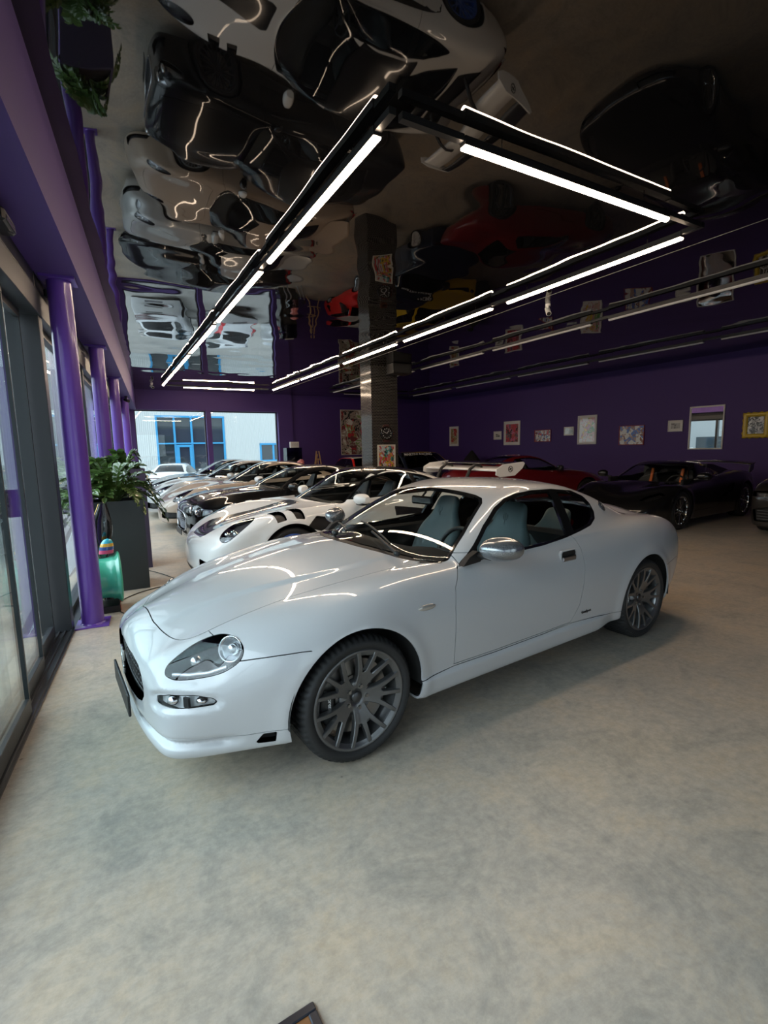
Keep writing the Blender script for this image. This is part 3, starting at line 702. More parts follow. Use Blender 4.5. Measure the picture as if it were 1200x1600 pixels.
def make_wheel(R, rr, width, style, rimmat, n=10, capmat=None, caliper=CAL, tread=True, dish=.02, phase=0.):
    """rim mesh (outer face towards -y at y=0) with tyre, disc, caliper and cap children"""
    b = MB(); rin = rr-.014
    # barrel and lip
    b.lathe([(rin-.02, .012), (rin-.004, .004), (rin+.006, -.004), (rr, -.002), (rr+.004, .006), (rr-.002, .016), (rr-.022, .03), (rr-.03, .07), (rr-.05, width*.5), (rr-.03, width-.02), (rr, width)], ax='y', n=64)
    b.lathe([(rin-.02, .012), (rin-.026, .03), (rin-.03, .07), (rin-.045, width*.5), (rin-.02, width)], ax='y', n=64)
    face = lambda r: dish*(1-min(1, max(0, (r-.05)/(rin-.06))))**1.4
    pol = lambda r, a: (r*math.cos(a), r*math.sin(a))
    D = math.radians
    if style == 'trident':
        for k in range(5):
            a = phase+k*D(72)
            spoke_bar(b, [pol(.03, a), pol(.07, a), pol(.105, a), pol(.14, a)], [.080, .074, .056, .034], face, .03, .12)
            spoke_bar(b, [pol(.10, a), pol(.15, a), pol(.20, a), pol(rin, a)], [.032, .026, .022, .022], face, .028)
            for sg in (-1, 1):
                spoke_bar(b, [pol(.055, a+sg*D(18)), pol(.085, a+sg*D(16.5)), pol(.12, a+sg*D(17)), pol(.16, a+sg*D(20)), pol(.20, a+sg*D(22.5)), pol(rin, a+sg*D(24.5))], [.036, .032, .028, .025, .022, .021], face, .028)
                spoke_bar(b, [pol(.085, a+sg*D(6)), pol(.11, a+sg*D(9)), pol(.135, a+sg*D(11))], [.03, .026, .012], face, .028, .12)
    elif style == 'split':
        for k in range(n):
            a = phase+k*2*math.pi/n; q = math.pi/n
            for sg in (-1, 1): spoke_bar(b, [pol(.045, a+sg*q*.15), pol(rin*.5, a+sg*q*.22), pol(rin, a+sg*q*.42)], [.03, .017, .016], face, .03)
    elif style == 'multi':
        for k in range(n):
            a = phase+k*2*math.pi/n; spoke_bar(b, [pol(.05, a), pol(rin*.6, a), pol(rin, a)], [.02, .014, .018], face, .025)
    else:
        for k in range(n):
            a = phase+k*2*math.pi/n; spoke_bar(b, [pol(.045, a), pol(rin*.5, a), pol(rin, a)], [.06, .046, .052], face, .03)
    hub = .092 if style == 'trident' else .07
    b.lathe([(.0, dish+.006), (.03, dish+.006), (.032, dish-.001), (hub*.75, dish-.002), (hub, dish+.006), (hub+.006, dish+.03)], ax='y', n=40)
    nl = 5
    rim = None
    lug = MB(); lugs = []
    for k in range(nl):
        a = phase+k*2*math.pi/nl; x, z = pol(.058, a)
        lug.cyl((x, dish-.012, z), (x, dish+.01, z), .009, n=6); lug.lathe([(.010, -.001), (.0135, -.003), (.016, .001)], (x, dish, z), 'y', 16)
        if style == 'trident': lugs.append(lug); lug = MB()
    if style != 'trident': b.add(lug.v, lug.f)
    rim = b.build('wheel', rimmat)
    for q in lugs: q.build('wheel_bolt', DSC, rim)
    MB().lathe([(0, dish-.008), (.024, dish-.007), (.029, dish-.003), (.030, dish+.006)], ax='y', n=28).build('centre_cap', capmat or rimmat, rim)
    # tyre
    t = MB(); sw = .012; nA = 240 if tread else 48
    prof = [(rr-.006, .006), (rr+.004, -.001), (rr+.014, -.008), ((rr+R)/2, -sw), (R-.022, -.006), (R-.008, .008), (R-.002, .022)]
    m = 15; x0, x1 = .022, width-.02
    for k in range(1, m): prof.append((R-(0 if k % 4 else .007), x0+(x1-x0)*k/m))
    prof += [(R-.002, x1), (R-.012, width-.004), ((rr+R)/2, width+.01), (rr, width-.006)]
    vs = []; mm = len(prof)
    for i in range(nA):
        th = 2*math.pi*i/nA; gv = tread and i % 4 == 0
        for j, (r, h) in enumerate(prof):
            if gv and 5 <= j <= mm-4 and j not in (6+8,): r = r-.010
            tt = th+(.02*abs(j-mm/2)/mm if tread else 0); vs.append((r*math.cos(tt), h, r*math.sin(tt)))
    fs = []
    for i in range(nA):
        j = (i+1) % nA
        fs += [(i*mm+a, i*mm+a+1, j*mm+a+1, j*mm+a) for a in range(mm-1)]
    t.add(vs, fs, True); t.build('tire', RUB, rim)
    d = MB(); rd = rr*.74
    d.lathe([(.05, .062), (rd*.58, .060), (rd*.6, .068), (rd, .068), (rd, .096), (.05, .096)], ax='y', n=48, smooth=False); d.build('brake_disc', DSC, rim)
    c = MB(); c.lathe([(rd*.66, .05), (rd*.7, .044), (rd*1.02, .046), (rd*1.04, .06), (rd*1.04, .11), (rd*.66, .11)], ax='y', n=14, a0=math.pi*.86, a1=math.pi*1.22); c.build('brake_caliper', caliper, rim)
    return rim

def seat_mesh(parent, x, y, m, hipz=.42, top=1.12, w=.50, name='seat', lean=.32):
    """bucket seat facing -x: cushion and tall sculpted backrest in one upholstered piece"""
    b = MB()
    def ring(c, ax, hw, th, bol):
        up = Vector((math.sin(ax), 0, math.cos(ax))); fw = Vector((-math.cos(ax), 0, math.sin(ax)))
        pts = []
        for u, v in ((-1, -.2), (-1.02, .5), (-.86, 1), (-.62, .55), (-.3, .35), (0, .3), (.3, .35), (.62, .55), (.86, 1), (1.02, .5), (1, -.2), (.6, -1), (0, -1.05), (-.6, -1)):
            vv = v if v < 0 else v*bol
            pts.append(Vector(c)+Vector((0, u*hw, 0))+fw*(vv*th))
        return pts
    H = top-hipz; rows = []
    for k, (t, q, th, bol) in enumerate(((0, .86, .07, 1.), (.04, .98, .085, 1.3), (.2, 1.0, .085, 1.5), (.42, .98, .08, 1.5), (.58, .97, .07, 1.3), (.68, .84, .062, 1.), (.76, .60, .055, .9), (.86, .53, .052, .9), (.95, .50, .048, .8), (1., .36, .03, .7))):
        rows.append(ring((x+lean*H*t*.9+.05*t, y, hipz+H*t), .28, w/2*q, th, bol))
    b.grid(rows, True); b.add(rows[-1], [tuple(range(14))]); b.add(rows[0], [tuple(range(14))[::-1]])
    rows = []
    for t, q, th, bol in ((0, .7, .05, 1), (.06, .9, .07, 1.3), (.4, 1.0, .08, 1.5), (.85, 1.0, .085, 1.4), (1, .9, .07, 1.)):
        rows.append([Vector((x+.08-.50*(1-t)+.02, y+(p-Vector((0, 0, 0))).y, hipz-.02+.03*(1-t)+p.z)) for p in [Vector((0, u*w/2*q, (v if v < 0 else v*bol)*th)) for u, v in ((-1, -.2), (-1.02, .5), (-.86, 1), (-.62, .55), (-.3, .35), (0, .3), (.3, .35), (.62, .55), (.86, 1), (1.02, .5), (1, -.2), (.6, -1), (0, -1.05), (-.6, -1))]])
    b.grid(rows, True); b.add(rows[0], [tuple(range(14))[::-1]]); b.add(rows[-1], [tuple(range(14))])
    return b.build(name, m, parent, sub=1)

def steering(parent, c, r, tilt=.35, m=DLTH):
    b = MB(); R = rotm('Y', tilt)
    b.tube([Vector(c)+R @ Vector((0, r*math.cos(t), r*math.sin(t))) for t in (2*math.pi*k/36 for k in range(36))], .015, 8, True)
    b.sphere(c, (.03, .06, .055), 12, 8, R)
    for a in (0, math.pi, -math.pi/2): b.tube([c, Vector(c)+R @ Vector((0, r*.95*math.cos(a), r*.95*math.sin(a)))], [.022, .014], 8)
    return b.build('steering_wheel', m, parent)

def interior(car, xs, ys, zs, m=DLTH, top=1.08, hip=.42, dash=(.70, .86), wheel=True, wheel_y=None, rear=None, tub=DRK):
    rt = car.root; sh = car.sh
    b = MB(); wi = float(sh._wg(np.array([xs]))[0])-.03
    b.box(((dash[0]+xs+.9)/2, 0, .33), (xs+.9-dash[0], 1.3, .04))
    b.box((xs-.1, 0, .47), (1.0, .16, .26), bev=.03)
    for sg in (-1, 1): b.box((xs-.05, sg*(wi-.03), .62), (1.5, .05, .50), bev=.02)
    b.box((xs+.75, 0, .62), (.12, 1.3, .5), bev=.03)
    b.build('cabin_tub', tub, rt)
    d = MB(); x0, z0 = dash
    rows = []
    for t in range(13):
        yy = -wi+.02+(2*wi-.04)*t/12; e = (abs(yy)/wi)**2*.10
        hood = .035*math.exp(-((yy-(wheel_y or ys))/.17)**2)
        rows.append([Vector((x0-.28+e, yy, z0+.0)), Vector((x0-.1+e, yy, z0+.015+hood*.6)), Vector((x0+.08+e*.6, yy, z0+.015+hood)), Vector((x0+.16+e*.4, yy, z0-.02+hood)), Vector((x0+.13, yy, z0-.10)), Vector((x0+.02, yy, z0-.38))])
    d.grid(rows); d.build('dashboard', mat('soft_black_dash', (.02, .02, .021), .55), rt)
    for sg in (-1, 1): seat_mesh(rt, xs, sg*abs(ys), m, hip, top)
    if rear:
        for sg in (-1, 1): seat_mesh(rt, rear, sg*.32, m, hip+.05, top-.1, .46)
    if wheel: steering(rt, (x0+.30, wheel_y or ys, z0-.02), .178)
# ---------------------------------------------------------------- the pearl white coupe in the foreground
HL = [(-.82, .575), (-.804, .600), (-.749, .637), (-.677, .673), (-.61, .698), (-.561, .708), (-.532, .703), (-.517, .687), (-.518, .661), (-.542, .627), (-.597, .593), (-.658, .574), (-.729, .562), (-.787, .557), (-.812, .563)]
LN = np.array([-.60, -.64, .48]); LN /= np.linalg.norm(LN); LU = np.array([LN[1], -LN[0], 0]); LU /= np.linalg.norm(LU); LV = np.cross(LN, LU); LV *= np.sign(LV[2])
HL3 = [(-.82, -.546, .575), (-.804, -.525, .600), (-.749, -.52, .637), (-.677, -.522, .673), (-.61, -.546, .699), (-.561, -.585, .711), (-.528, -.642, .705), (-.515, -.689, .687), (-.518, -.721, .661), (-.542, -.737, .627), (-.597, -.724, .593), (-.658, -.693, .574), (-.729, -.648, .562), (-.787, -.604, .557), (-.812, -.57, .563)]
HLUV = round_poly([(float(np.dot(p, LU)), float(np.dot(p, LV))) for p in HL3], 3)
def lamp_sd(x, y, z):
    a = -np.abs(y); return poly_sd(HLUV, x*LU[0]+a*LU[1]+z*LU[2], x*LV[0]+a*LV[1]+z*LV[2])
FOG = [(-.884, .432), (-.882, .473), (-.850, .500), (-.79, .507), (-.73, .502), (-.652, .485), (-.639, .465), (-.654, .448), (-.708, .441), (-.795, .440), (-.866, .428)]
def hero_any(f, x, y, z):
    a = np.abs(y)
    nose = 1-sstep(-.64, -.54, x)
    f = f+.030*np.exp(-((z-.275)/.022)**2)*nose
    sk = sstep(.30, .42, x)*(1-sstep(2.0, 2.22, x))*(1-sstep(.30, .335, z))*sstep(.5, .7, a)
    f = f-.020*sk
    yr = .20+.25*sstep(-.8, .3, x)
    f = f-.011*(1-sstep(yr-.012, yr+.04, a))*(1-sstep(.3, .6, x))*sstep(-.86, -.6, x)*(z > .6)
    m = (x < -.40) & (z > .4) & (z < .8) & (a > .25)
    if m.any():
        d = lamp_sd(x[m], y[m], z[m]); f = f.copy(); low = 1-sstep(-.05, .03, z[m]-.625-.45*(x[m]+.67)); f[m] += .010*(1-sstep(.004, .052, d))*low*(1-sstep(-.66, -.58, x[m]))*(a[m] > .3)
        d = poly_sd(FOG, x[m], z[m]); f[m] += .014*(1-sstep(-.012, .020, d))*sstep(.475, .53, a[m])
    return f
HERO.extra = {'any': hero_any}
PEARL = mat('pearl_white_paint', (.50, .505, .522), .32, 0., coat=1., coatr=.012, var=(900, (.55, .55, .565), 1, .3))
def build_hero():
    c = Car(HERO, .0125, 'sports_coupe', 'pearl white two-door coupe with dark gunmetal trident-spoke wheels, nearest car in the showroom', 'car', (p_hero[0], p_hero[1]), p_hero[2])
    rt = c.root; sk = c.sk
    up = lambda x, y, z, N: (N[:, 2] > .15) & (z > .5)
    ws = [(.62, -.70), (.66, -.715), (.72, -.715), (.81, -.682), (.9, -.653), (1.076, -.579), (1.178, -.535), (1.222, -.49), (1.232, -.42), (1.222, -.25), (1.212, 0), (1.212, .2), (.40, .2), (.40, 0), (.43, -.204), (.49, -.34), (.565, -.50)]
    c.window('windshield', 'top', ws, CARGL, .022, True, up)
    rw = [(2.06, .2), (2.06, -.25), (2.08, -.44), (2.14, -.51), (2.25, -.525), (2.45, -.53), (2.66, -.535), (2.74, -.50), (2.78, -.3), (2.79, 0), (2.79, .2)]
    c.window('rear_window', 'top', rw, CARGL, .03, True, up)
    side = lambda x, y, z, N: (y < -.4)
    win = [(.735, .875), (.95, .889), (1.168, .890), (1.468, .899), (1.704, .922), (1.902, .948), (2.044, .969), (2.145, 1.005), (2.185, 1.05), (2.192, 1.109), (2.165, 1.165), (2.064, 1.212), (1.837, 1.236), (1.624, 1.24), (1.449, 1.228), (1.326, 1.204), (1.203, 1.156), (1.035, 1.063), (.89, .968), (.794, .91)]
    bar = [(1.70, .80), (1.79, .80), (1.872, 1.21), (1.88, 1.30), (1.79, 1.30), (1.785, 1.21)]
    c.window(['side_window', 'quarter_window'], 'side', win, CARGL, .017, False, side, [bar])
    c.close_windows()
    # headlamps
    hl = c.recess('headlight', 'fn', lamp_sd, mat('headlamp_grey_bezel', (.014, .014, .015), .2), LENS, .105, mask=lambda x, y, z, N: (y < -.38) & (x < -.3))
    for o, sg in zip(hl, (-1, 1)):
        def lp(x, y, z, d):
            q = c.sh.snap(np.array([[x, -y, z]]), 6)[0]; n = c.sh.normals(q[None])[0]; q = q-n*d; return Vector((q[0], sg*-q[1], q[2]))
        ax = Vector((-.74, sg*.60, .30)).normalized(); u = ax.orthogonal().normalized(); w = ax.cross(u); ctr = lp(-.562, .655, .672, .030)
        b = MB(); n = 28
        def rings(*rd):
            R_ = [[ctr+ax*d0+(u*math.cos(t)+w*math.sin(t))*r0 for t in (2*math.pi*i/n for i in range(n))] for r0, d0 in rd]; b.grid(R_, True)
        rings((.060, .004), (.062, .010), (.056, .012), (.050, -.012), (.030, -.030), (.004, -.034)); b.sphere(ctr-ax*.018, .030, 20, 12)
        b.build('lamp_projector', mat('lamp_silver_bowl', (.62, .63, .65), .16, .75), o)
        b = MB(); b.sphere(lp(-.70, .575, .628, .040), (.032, .032, .026), 16, 10); b.build('high_beam_lamp', CHR, o)
        b = MB(); b.tube([lp(x, y, z, .030) for x, y, z in ((-.80, .555, .572), (-.74, .61, .572), (-.67, .665, .585), (-.60, .70, .605))], .010, 8); b.build('lamp_strip', mat('lamp_strip_white', (.62, .63, .65), .2, .4), o)
    # fog lamps inside their recess
    fg = [(-.858, .447), (-.855, .482), (-.82, .497), (-.734, .500), (-.665, .484), (-.650, .468), (-.665, .455), (-.72, .450), (-.80, .446)]
    fo = c.recess('fog_lamp', 'side', fg, mat('fog_reflector', (.70, .71, .72), .25, .35), LENS, .022, mask=lambda x, y, z, N: (y < -.4) & (x < -.4))
    for o, sg in zip(fo, (-1, 1)):
        for q, rr_ in (((-.80, sg*.605, .472), (.030, .030, .022)), ((-.70, sg*.68, .472), (.028, .028, .016))): b = MB(); b.sphere(q, rr_, 16, 10); b.build('fog_bulb', CHR, o)
        b = MB(); b.box((-.762, sg*.668, .472), (.012, .03, .045), rotm('Z', -sg*.5)); b.build('lamp_divider', BLK, o)
    # grille: oval mouth with mesh, trident and frame
    gr = [(.3, .375), (0, .362), (-.15, .366), (-.30, .378), (-.375, .398), (-.418, .44), (-.416, .482), (-.385, .525), (-.32, .552), (-.2, .572), (0, .58), (.3, .58)]
    i = c.hole('front', gr, lambda x, y, z, N: x < -.5)
    g = c.part('grille', i, mat('grille_cavity', (.006, .006, .006), .6), True, rim=-.05, off=-.05)
    b = MB()
    for k in range(-9, 10):
        y = k*.043
        if abs(y) > .40: continue
        h = .105*math.sqrt(max(.02, 1-(y/.43)**2)); xb = -.895+.12*y*y+.2*y**4
        b.tube([(xb+.012, y, .471-h), (xb, y, .471), (xb+.010, y, .471+h)], .0055, 6)
    for dz in (-.06, -.03, 0, .03, .06): b.tube([(-.892+.12*y*y+.2*y**4, y, .471+dz) for y in np.linspace(-.38, .38, 15)], .005, 6)
    b.build('grille_mesh', mat('grille_bars', (.10, .10, .105), .3, .9), g)
    b = MB()
    b.tube([(-.925, 0, .40), (-.925, 0, .55)], [.007, .005], 8); b.tube([(-.923, -.05, .545), (-.925, -.042, .49), (-.925, 0, .468), (-.925, .042, .49), (-.923, .05, .545)], .006, 8)
    b.tube([(-.925, -.022, .442), (-.925, .022, .442)], .006, 8); b.build('trident_emblem', CHR, g)
    # plate under the grille
    b = MB(); b.box((-.943, 0, .335), (.012, .525, .112), bev=.004)
    pl = b.build('license_plate', BLK, rt)
    # lip vents, splitter lip, bumper, bonnet
    ve = [(-.512, .242), (-.478, .288), (-.425, .290), (-.428, .240)]
    c.recess('bumper_vent', 'side', ve, BLK, None, .03, mask=lambda x, y, z, N: (y < -.5) & (x < 0))
    hood = [(-.79, .2), (-.792, -.11), (-.786, -.179), (-.767, -.271), (-.747, -.348), (-.724, -.410), (-.696, -.450), (-.644, -.482), (-.525, -.515), (-.437, -.532), (-.182, -.560), (.098, -.612), (.365, -.633), (.54, -.640), (.572, -.632), (.56, -.60), (.53, -.535), (.46, -.37), (.398, -.22), (.37, -.09), (.365, 0), (.365, .2)]
    hood = [tuple(q) for q in hood[:1]]+[tuple(q) for q in round_poly(hood, 4)[4:-4]]+[hood[-1]]
    c.panel('hood', 'top', hood, PEARL, True, up, .005)
    c.panel('cowl', 'top', [(.3, .2), (.35, -.1), (.38, -.24), (.44, -.36), (.51, -.54), (.54, -.66), (.66, -.73), (.70, -.60), (.6, -.2), (.6, .2)], BLK, True, up, 0)
    lip = [(-.2, .30), (-.362, .298), (-.507, .295), (-.622, .290), (-.75, .285), (-1.3, .285), (-1.3, 0), (-.2, 0)]
    c.panel('front_lip', 'side', lip, PEARL, True, lambda x, y, z, N: x < -.25, .004)
    bp = [(-.2, .646), (-.302, .647), (-.40, .642), (-.48, .634), (-.545, .626), (-.60, .70), (-.635, .74), (-.625, 1.2), (-1.3, 1.2), (-1.3, 0), (-.2, 0)]
    c.panel('front_bumper', 'side', bp, PEARL, True, lambda x, y, z, N: x < -.25, .004)
    door = [(.742, .868), (.72, .872), (.688, .839), (.638, .777), (.617, .673), (.61, .463), (.609, .345), (.947, .338), (1.411, .340), (1.685, .347), (1.768, .456), (1.811, .621), (1.833, .72), (1.822, .842), (1.80, .90), (1.76, .935), (1.7, .96), (.75, .93)]
    dp = c.panel('door', 'side', door, PEARL, False, side, .005)
    sl = [(.25, .316), (.313, .316), (.615, .333), (.947, .327), (1.411, .329), (1.693, .338), (2.0, .325), (2.3, .30), (2.4, .1), (.25, .1)]
    c.panel('side_skirt', 'side', sl, PEARL, False, lambda x, y, z, N: (y < -.5) & (x > .2) & (x < 2.45), .004)
    # tail: boot lid, lamps, bumper
    boot = [(2.86, .2), (2.86, -.40), (2.90, -.55), (3.0, -.62), (3.3, -.62), (3.48, -.60), (3.53, -.40), (3.545, .2)]
    c.panel('boot_lid', 'top', boot, PEARL, True, up, .005)
    c.recess('tail_light', 'front', round_poly([(-.42, .74), (-.55, .77), (-.68, .76), (-.72, .70), (-.66, .64), (-.5, .62), (-.42, .66)]), REDL, LENS, .02, mask=lambda x, y, z, N: x > 3.)
    c.panel('rear_bumper', 'side', [(2.9, .56), (3.2, .575), (3.9, .575), (3.9, 0), (2.9, 0)], PEARL, True, lambda x, y, z, N: x > 2.95, .004)
    c.body(PEARL)
    # door handles, side markers, badges
    for sg, d in zip((-1, 1), dp):
        p, n = c.at(1.672, .81); p = Vector((p.x, sg*-p.y, p.z))
        b = MB(); fn = lambda u, v, h: (p.x+u, p.y-sg*-h, p.z+v)
        o = lambda k: [(k*.088*a, k*.040*bb) for a, bb in [(-1, -.6), (-.85, -1), (.85, -1), (1, -.6), (1, .6), (.85, 1), (-.85, 1), (-1, .6)]]
        A = o(1.); B = o(.86); n8 = 8
        b.add([fn(u, v, .0045) for u, v in A]+[fn(u, v, .006) for u, v in B]+[fn(u, v, -.012) for u, v in A], [(i, (i+1) % n8, n8+(i+1) % n8, n8+i) for i in range(n8)]+[(i, 2*n8+i, 2*n8+(i+1) % n8, (i+1) % n8) for i in range(n8)], False)
        hb = b.build('door_handle', PEARL, d)
        b = MB(); b.prism(B, .0015, .003, fn); b.build('handle_recess', BLK, hb)
        b = MB(); b.box((p.x, p.y+sg*.010, p.z-.017), (.145, .016, .034), bev=.006); b.build('handle_pull', ALU, hb)
        q, _ = c.at(.414, .714); b = MB(); b.sphere((q.x, -sg*q.y, q.z), (.062, .008, .017), 20, 10); b.build('side_marker', mat('marker_lens', (.55, .53, .50), .15, .5, coat=1), rt)
    q, _ = c.at(1.85, .394)
    t = text_mesh('model_badge', 'GranSport', .026, mat('badge_dark', (.05, .05, .055), .3, .8), rt, .0015, .0004); t.location = (q.x, q.y-.003, q.z); t.rotation_euler = (math.pi/2, 0, 0)
    for sg in (-1, 1):
        q, n = c.at(2.335, 1.075); b = MB()
        zv = Vector((0, 0, 1)); xv = Vector((1, 0, 0))
        n = n.normalized(); ex = (xv-n*xv.dot(n)).normalized(); ez = n.cross(ex)*-1
        if ez.z < 0: ez = -ez
        fl = lambda v: Vector((v.x, v.y*-sg, v.z))
        P = lambda u, v, h=.004: fl(q+ex*u+ez*v+n*h)
        ring = [P(.030*math.cos(t), .042*math.sin(t)) for t in (2*math.pi*k/24 for k in range(24))]; b.tube(ring, .0035, 6, True)
        b.tube([P(0, -.034), P(0, .034)], .0035, 6); b.tube([P(-.017, .026), P(-.015, 0), P(0, -.010), P(.015, 0), P(.017, .026)], .0035, 6); b.tube([P(-.011, -.02), P(.011, -.02)], .0035, 6)
        b.build('trident_badge', mat('badge_steel', (.16, .17, .19), .25, .9), rt)
    # mirrors
    CARB = mat('silver_carbon_mirror', (.24, .25, .27), .22, .7, coat=1, var=(260, (.36, .37, .39), 2, .1))
    for sg, d in zip((-1, 1), dp):
        b = MB(); rows = []
        for k in range(11):
            t = k/10; yy = .875+.19*t; q = (max(0, 1-((t-.42)/.6)**2))**.5
            hx, hz = .108*q+.012, .064*q+.008; cx = .885+.06*t; cz = .972+.004*t
            rows.append([(cx+hx*math.cos(a)*(1 if math.cos(a) < 0 else .62), sg*yy, cz+hz*math.sin(a)) for a in (2*math.pi*i/20 for i in range(20))])
        b.grid(rows, True); b.add(rows[-1], [tuple(range(20))]); b.add(rows[0], [tuple(range(20))[::-1]])
        m_ = b.build('side_mirror', CARB, d, sub=1)
        b = MB(); b.prism([(.72, .878), (.86, .886), (.90, .93), (.84, .95), (.77, .925)], .790, .832, lambda u, v, h: (u, sg*(h+(.005 if u < .8 else 0)), v)); b.box((.88, sg*.875, .925), (.10, .13, .026), bev=.011)
        b.build('mirror_foot', BLK, m_)
        b = MB(); b.sphere((.955, sg*.975, .975), (.006, .085, .052), 16, 8); b.build('mirror_glass', CHR, m_)
    # wipers
    for (x0, y0), (x1, y1), (x2, y2) in (((.50, -.50), (.60, -.08), (.66, .14)), ((.42, .10), (.60, .46), (.72, .60))):
        def sp(x, y, h): p, _ = c.at(x, y, proj='top'); return Vector((x, y, p.z+h))
        b = MB(); pts = [sp(x0+(x1-x0)*t, y0+(y1-y0)*t, .030-.008*t) for t in np.linspace(0, 1, 8)]; b.tube(pts, [.011]*3+[.008]*5, 8); b.sphere(pts[0], (.022, .022, .02), 12, 8)
        wp = b.build('wiper_arm', BLK, rt)
        b = MB(); d = [sp(x1+(x2-x1)*t*1.0-.32*(1-t)*(x2-x1)*0+(t-.5)*.05, y1-.24+(y2-y1+.22)*t*1.15, .018) for t in np.linspace(0, 1, 8)]; b.tube(d, .007, 6); b.build('wiper_blade', BLK, wp)
    # cabin
    interior(c, 1.46, -.36, .4, LTHR, 1.135, .42, (.80, .845), True, -.36, 2.10)
    for y in (-.36, .36):
        b = MB()
        X = lambda u, v: (1.595-.0+.30*(v-.0)*.9, y+u, 1.015+v)
        b.tube([X(0, -.04), X(0, .045)], .003, 5); b.tube([X(-.02, .035), X(-.017, 0), X(0, -.01), X(.017, 0), X(.02, .035)], .003, 5); b.build('headrest_emblem', mat('embossed_leather', (.085, .12, .125), .4), rt)
    b = MB(); b.box((1.10, 0, 1.165), (.03, .21, .062), rotm('Z', .12), .012); b.cyl((1.10, 0, 1.19), (1.14, 0, 1.225), .008); b.build('rear_view_mirror', GLB, rt)
    # wheels
    w = make_wheel(.322, .257, .235, 'trident', GUN, capmat=mat('cap_dark', (.10, .10, .105), .3, .8), dish=.040, phase=math.radians(66))
    cp = math.radians(184); tx = text_mesh('caliper_lettering', 'brembo', .030, WHT, w, .001, .0005); tx.location = (.150*math.cos(cp), .0425, .150*math.sin(cp)); tx.rotation_euler = Matrix(((0, 1, 0), (0, 0, -1), (-1, 0, 0))).to_euler()
    c.wheels(w, .868, .872)
    b = MB()
    for y in (-.42, -.34, .34, .42): b.lathe([(.036, 0), (.040, .01), (.040, .16), (.034, .16), (.034, .01)], (3.45, y, .30), 'x', 20)
    b.build('exhaust_tips', CHR, rt)
    return c
p_hero = (.9162, 2.9304, .0944)
# ---------------------------------------------------------------- the other cars
def ws_sd(sh, x0, x1, m, rear=False):
    def d(x, y, z):
        a = np.abs(y); xx = x+sh.rwbow*a*a if rear else x-sh.wsbow*a*a; dz = z-sh.zg
        lim = sh._wg(x)-sh.tum*dz-sh.tum2*np.maximum(dz, 0)**2-m
        return np.maximum(np.maximum(x0-xx, xx-x1), a-lim)
    return d
UP = lambda x, y, z, N: (N[:, 2] > .12) & (z > .55)
SIDE = lambda x, y, z, N: y < -.35
def ell(cx, cy, a, b, rot=0., n=28):
    c, s_ = math.cos(rot), math.sin(rot)
    return [(cx+a*math.cos(t)*c-b*math.sin(t)*s_, cy+a*math.cos(t)*s_+b*math.sin(t)*c) for t in (2*math.pi*k/n for k in range(n))]
SH911 = Shape(wb=2.457, zax=.335, xm=1.5, Rf=.385, Rr=.39, zg=.92, lip=.014, tf=.80, tuck=.30, kf=.14, kr=.16, ku=.05, kg=.11,
  zc=[(-1.05, .50), (-.9, .575), (-.6, .68), (0, .80), (.45, .895), (1., .92), (2.4, .90), (3., .87), (3.4, .80), (3.6, .70)],
  zf=[(-1.05, .48), (-.85, .60), (-.6, .735), (-.3, .815), (0, .855), (.4, .875), (.9, .90), (1.6, .93), (2.1, .955), (2.45, .96), (2.9, .92), (3.3, .83), (3.6, .70)],
  w=[(-1.2, .55), (-1., .66), (-.8, .79), (-.55, .875), (-.3, .91), (0, .925), (.5, .895), (1.3, .885), (1.9, .905), (2.4, .95), (2.8, .93), (3.2, .85), (3.5, .72), (3.7, .6)],
  xn=[(.0, -.94), (.15, -.99), (.35, -1.0), (.5, -.97), (.6, -.90), (.7, -.74), (.85, -.4)],
  xt=[(0, 3.2), (.25, 3.38), (.45, 3.50), (.65, 3.52), (.8, 3.47), (1., 3.35)],
  zb=[(-1.1, .13), (-.5, .15), (0, .17), (1.3, .16), (2.6, .18), (3.2, .22), (3.6, .28)],
  zr=[(.1, .70), (.45, .895), (.85, 1.10), (1.15, 1.245), (1.45, 1.297), (1.8, 1.285), (2.2, 1.20), (2.6, 1.065), (3., .93), (3.3, .82), (3.6, .68)],
  wg=[(.2, .79), (.8, .80), (1.4, .80), (2., .79), (2.4, .75), (2.9, .66), (3.4, .55)], bowf=.14, bowf4=.16, bowr=.14, bowr4=.22)
DLO911 = [(.64, .925), (.84, 1.03), (1.02, 1.125), (1.22, 1.195), (1.45, 1.232), (1.72, 1.228), (2.0, 1.175), (2.22, 1.095), (2.38, 1.01), (2.39, .985), (2.2, .968), (1.8, .952), (1.3, .938), (.9, .925)]
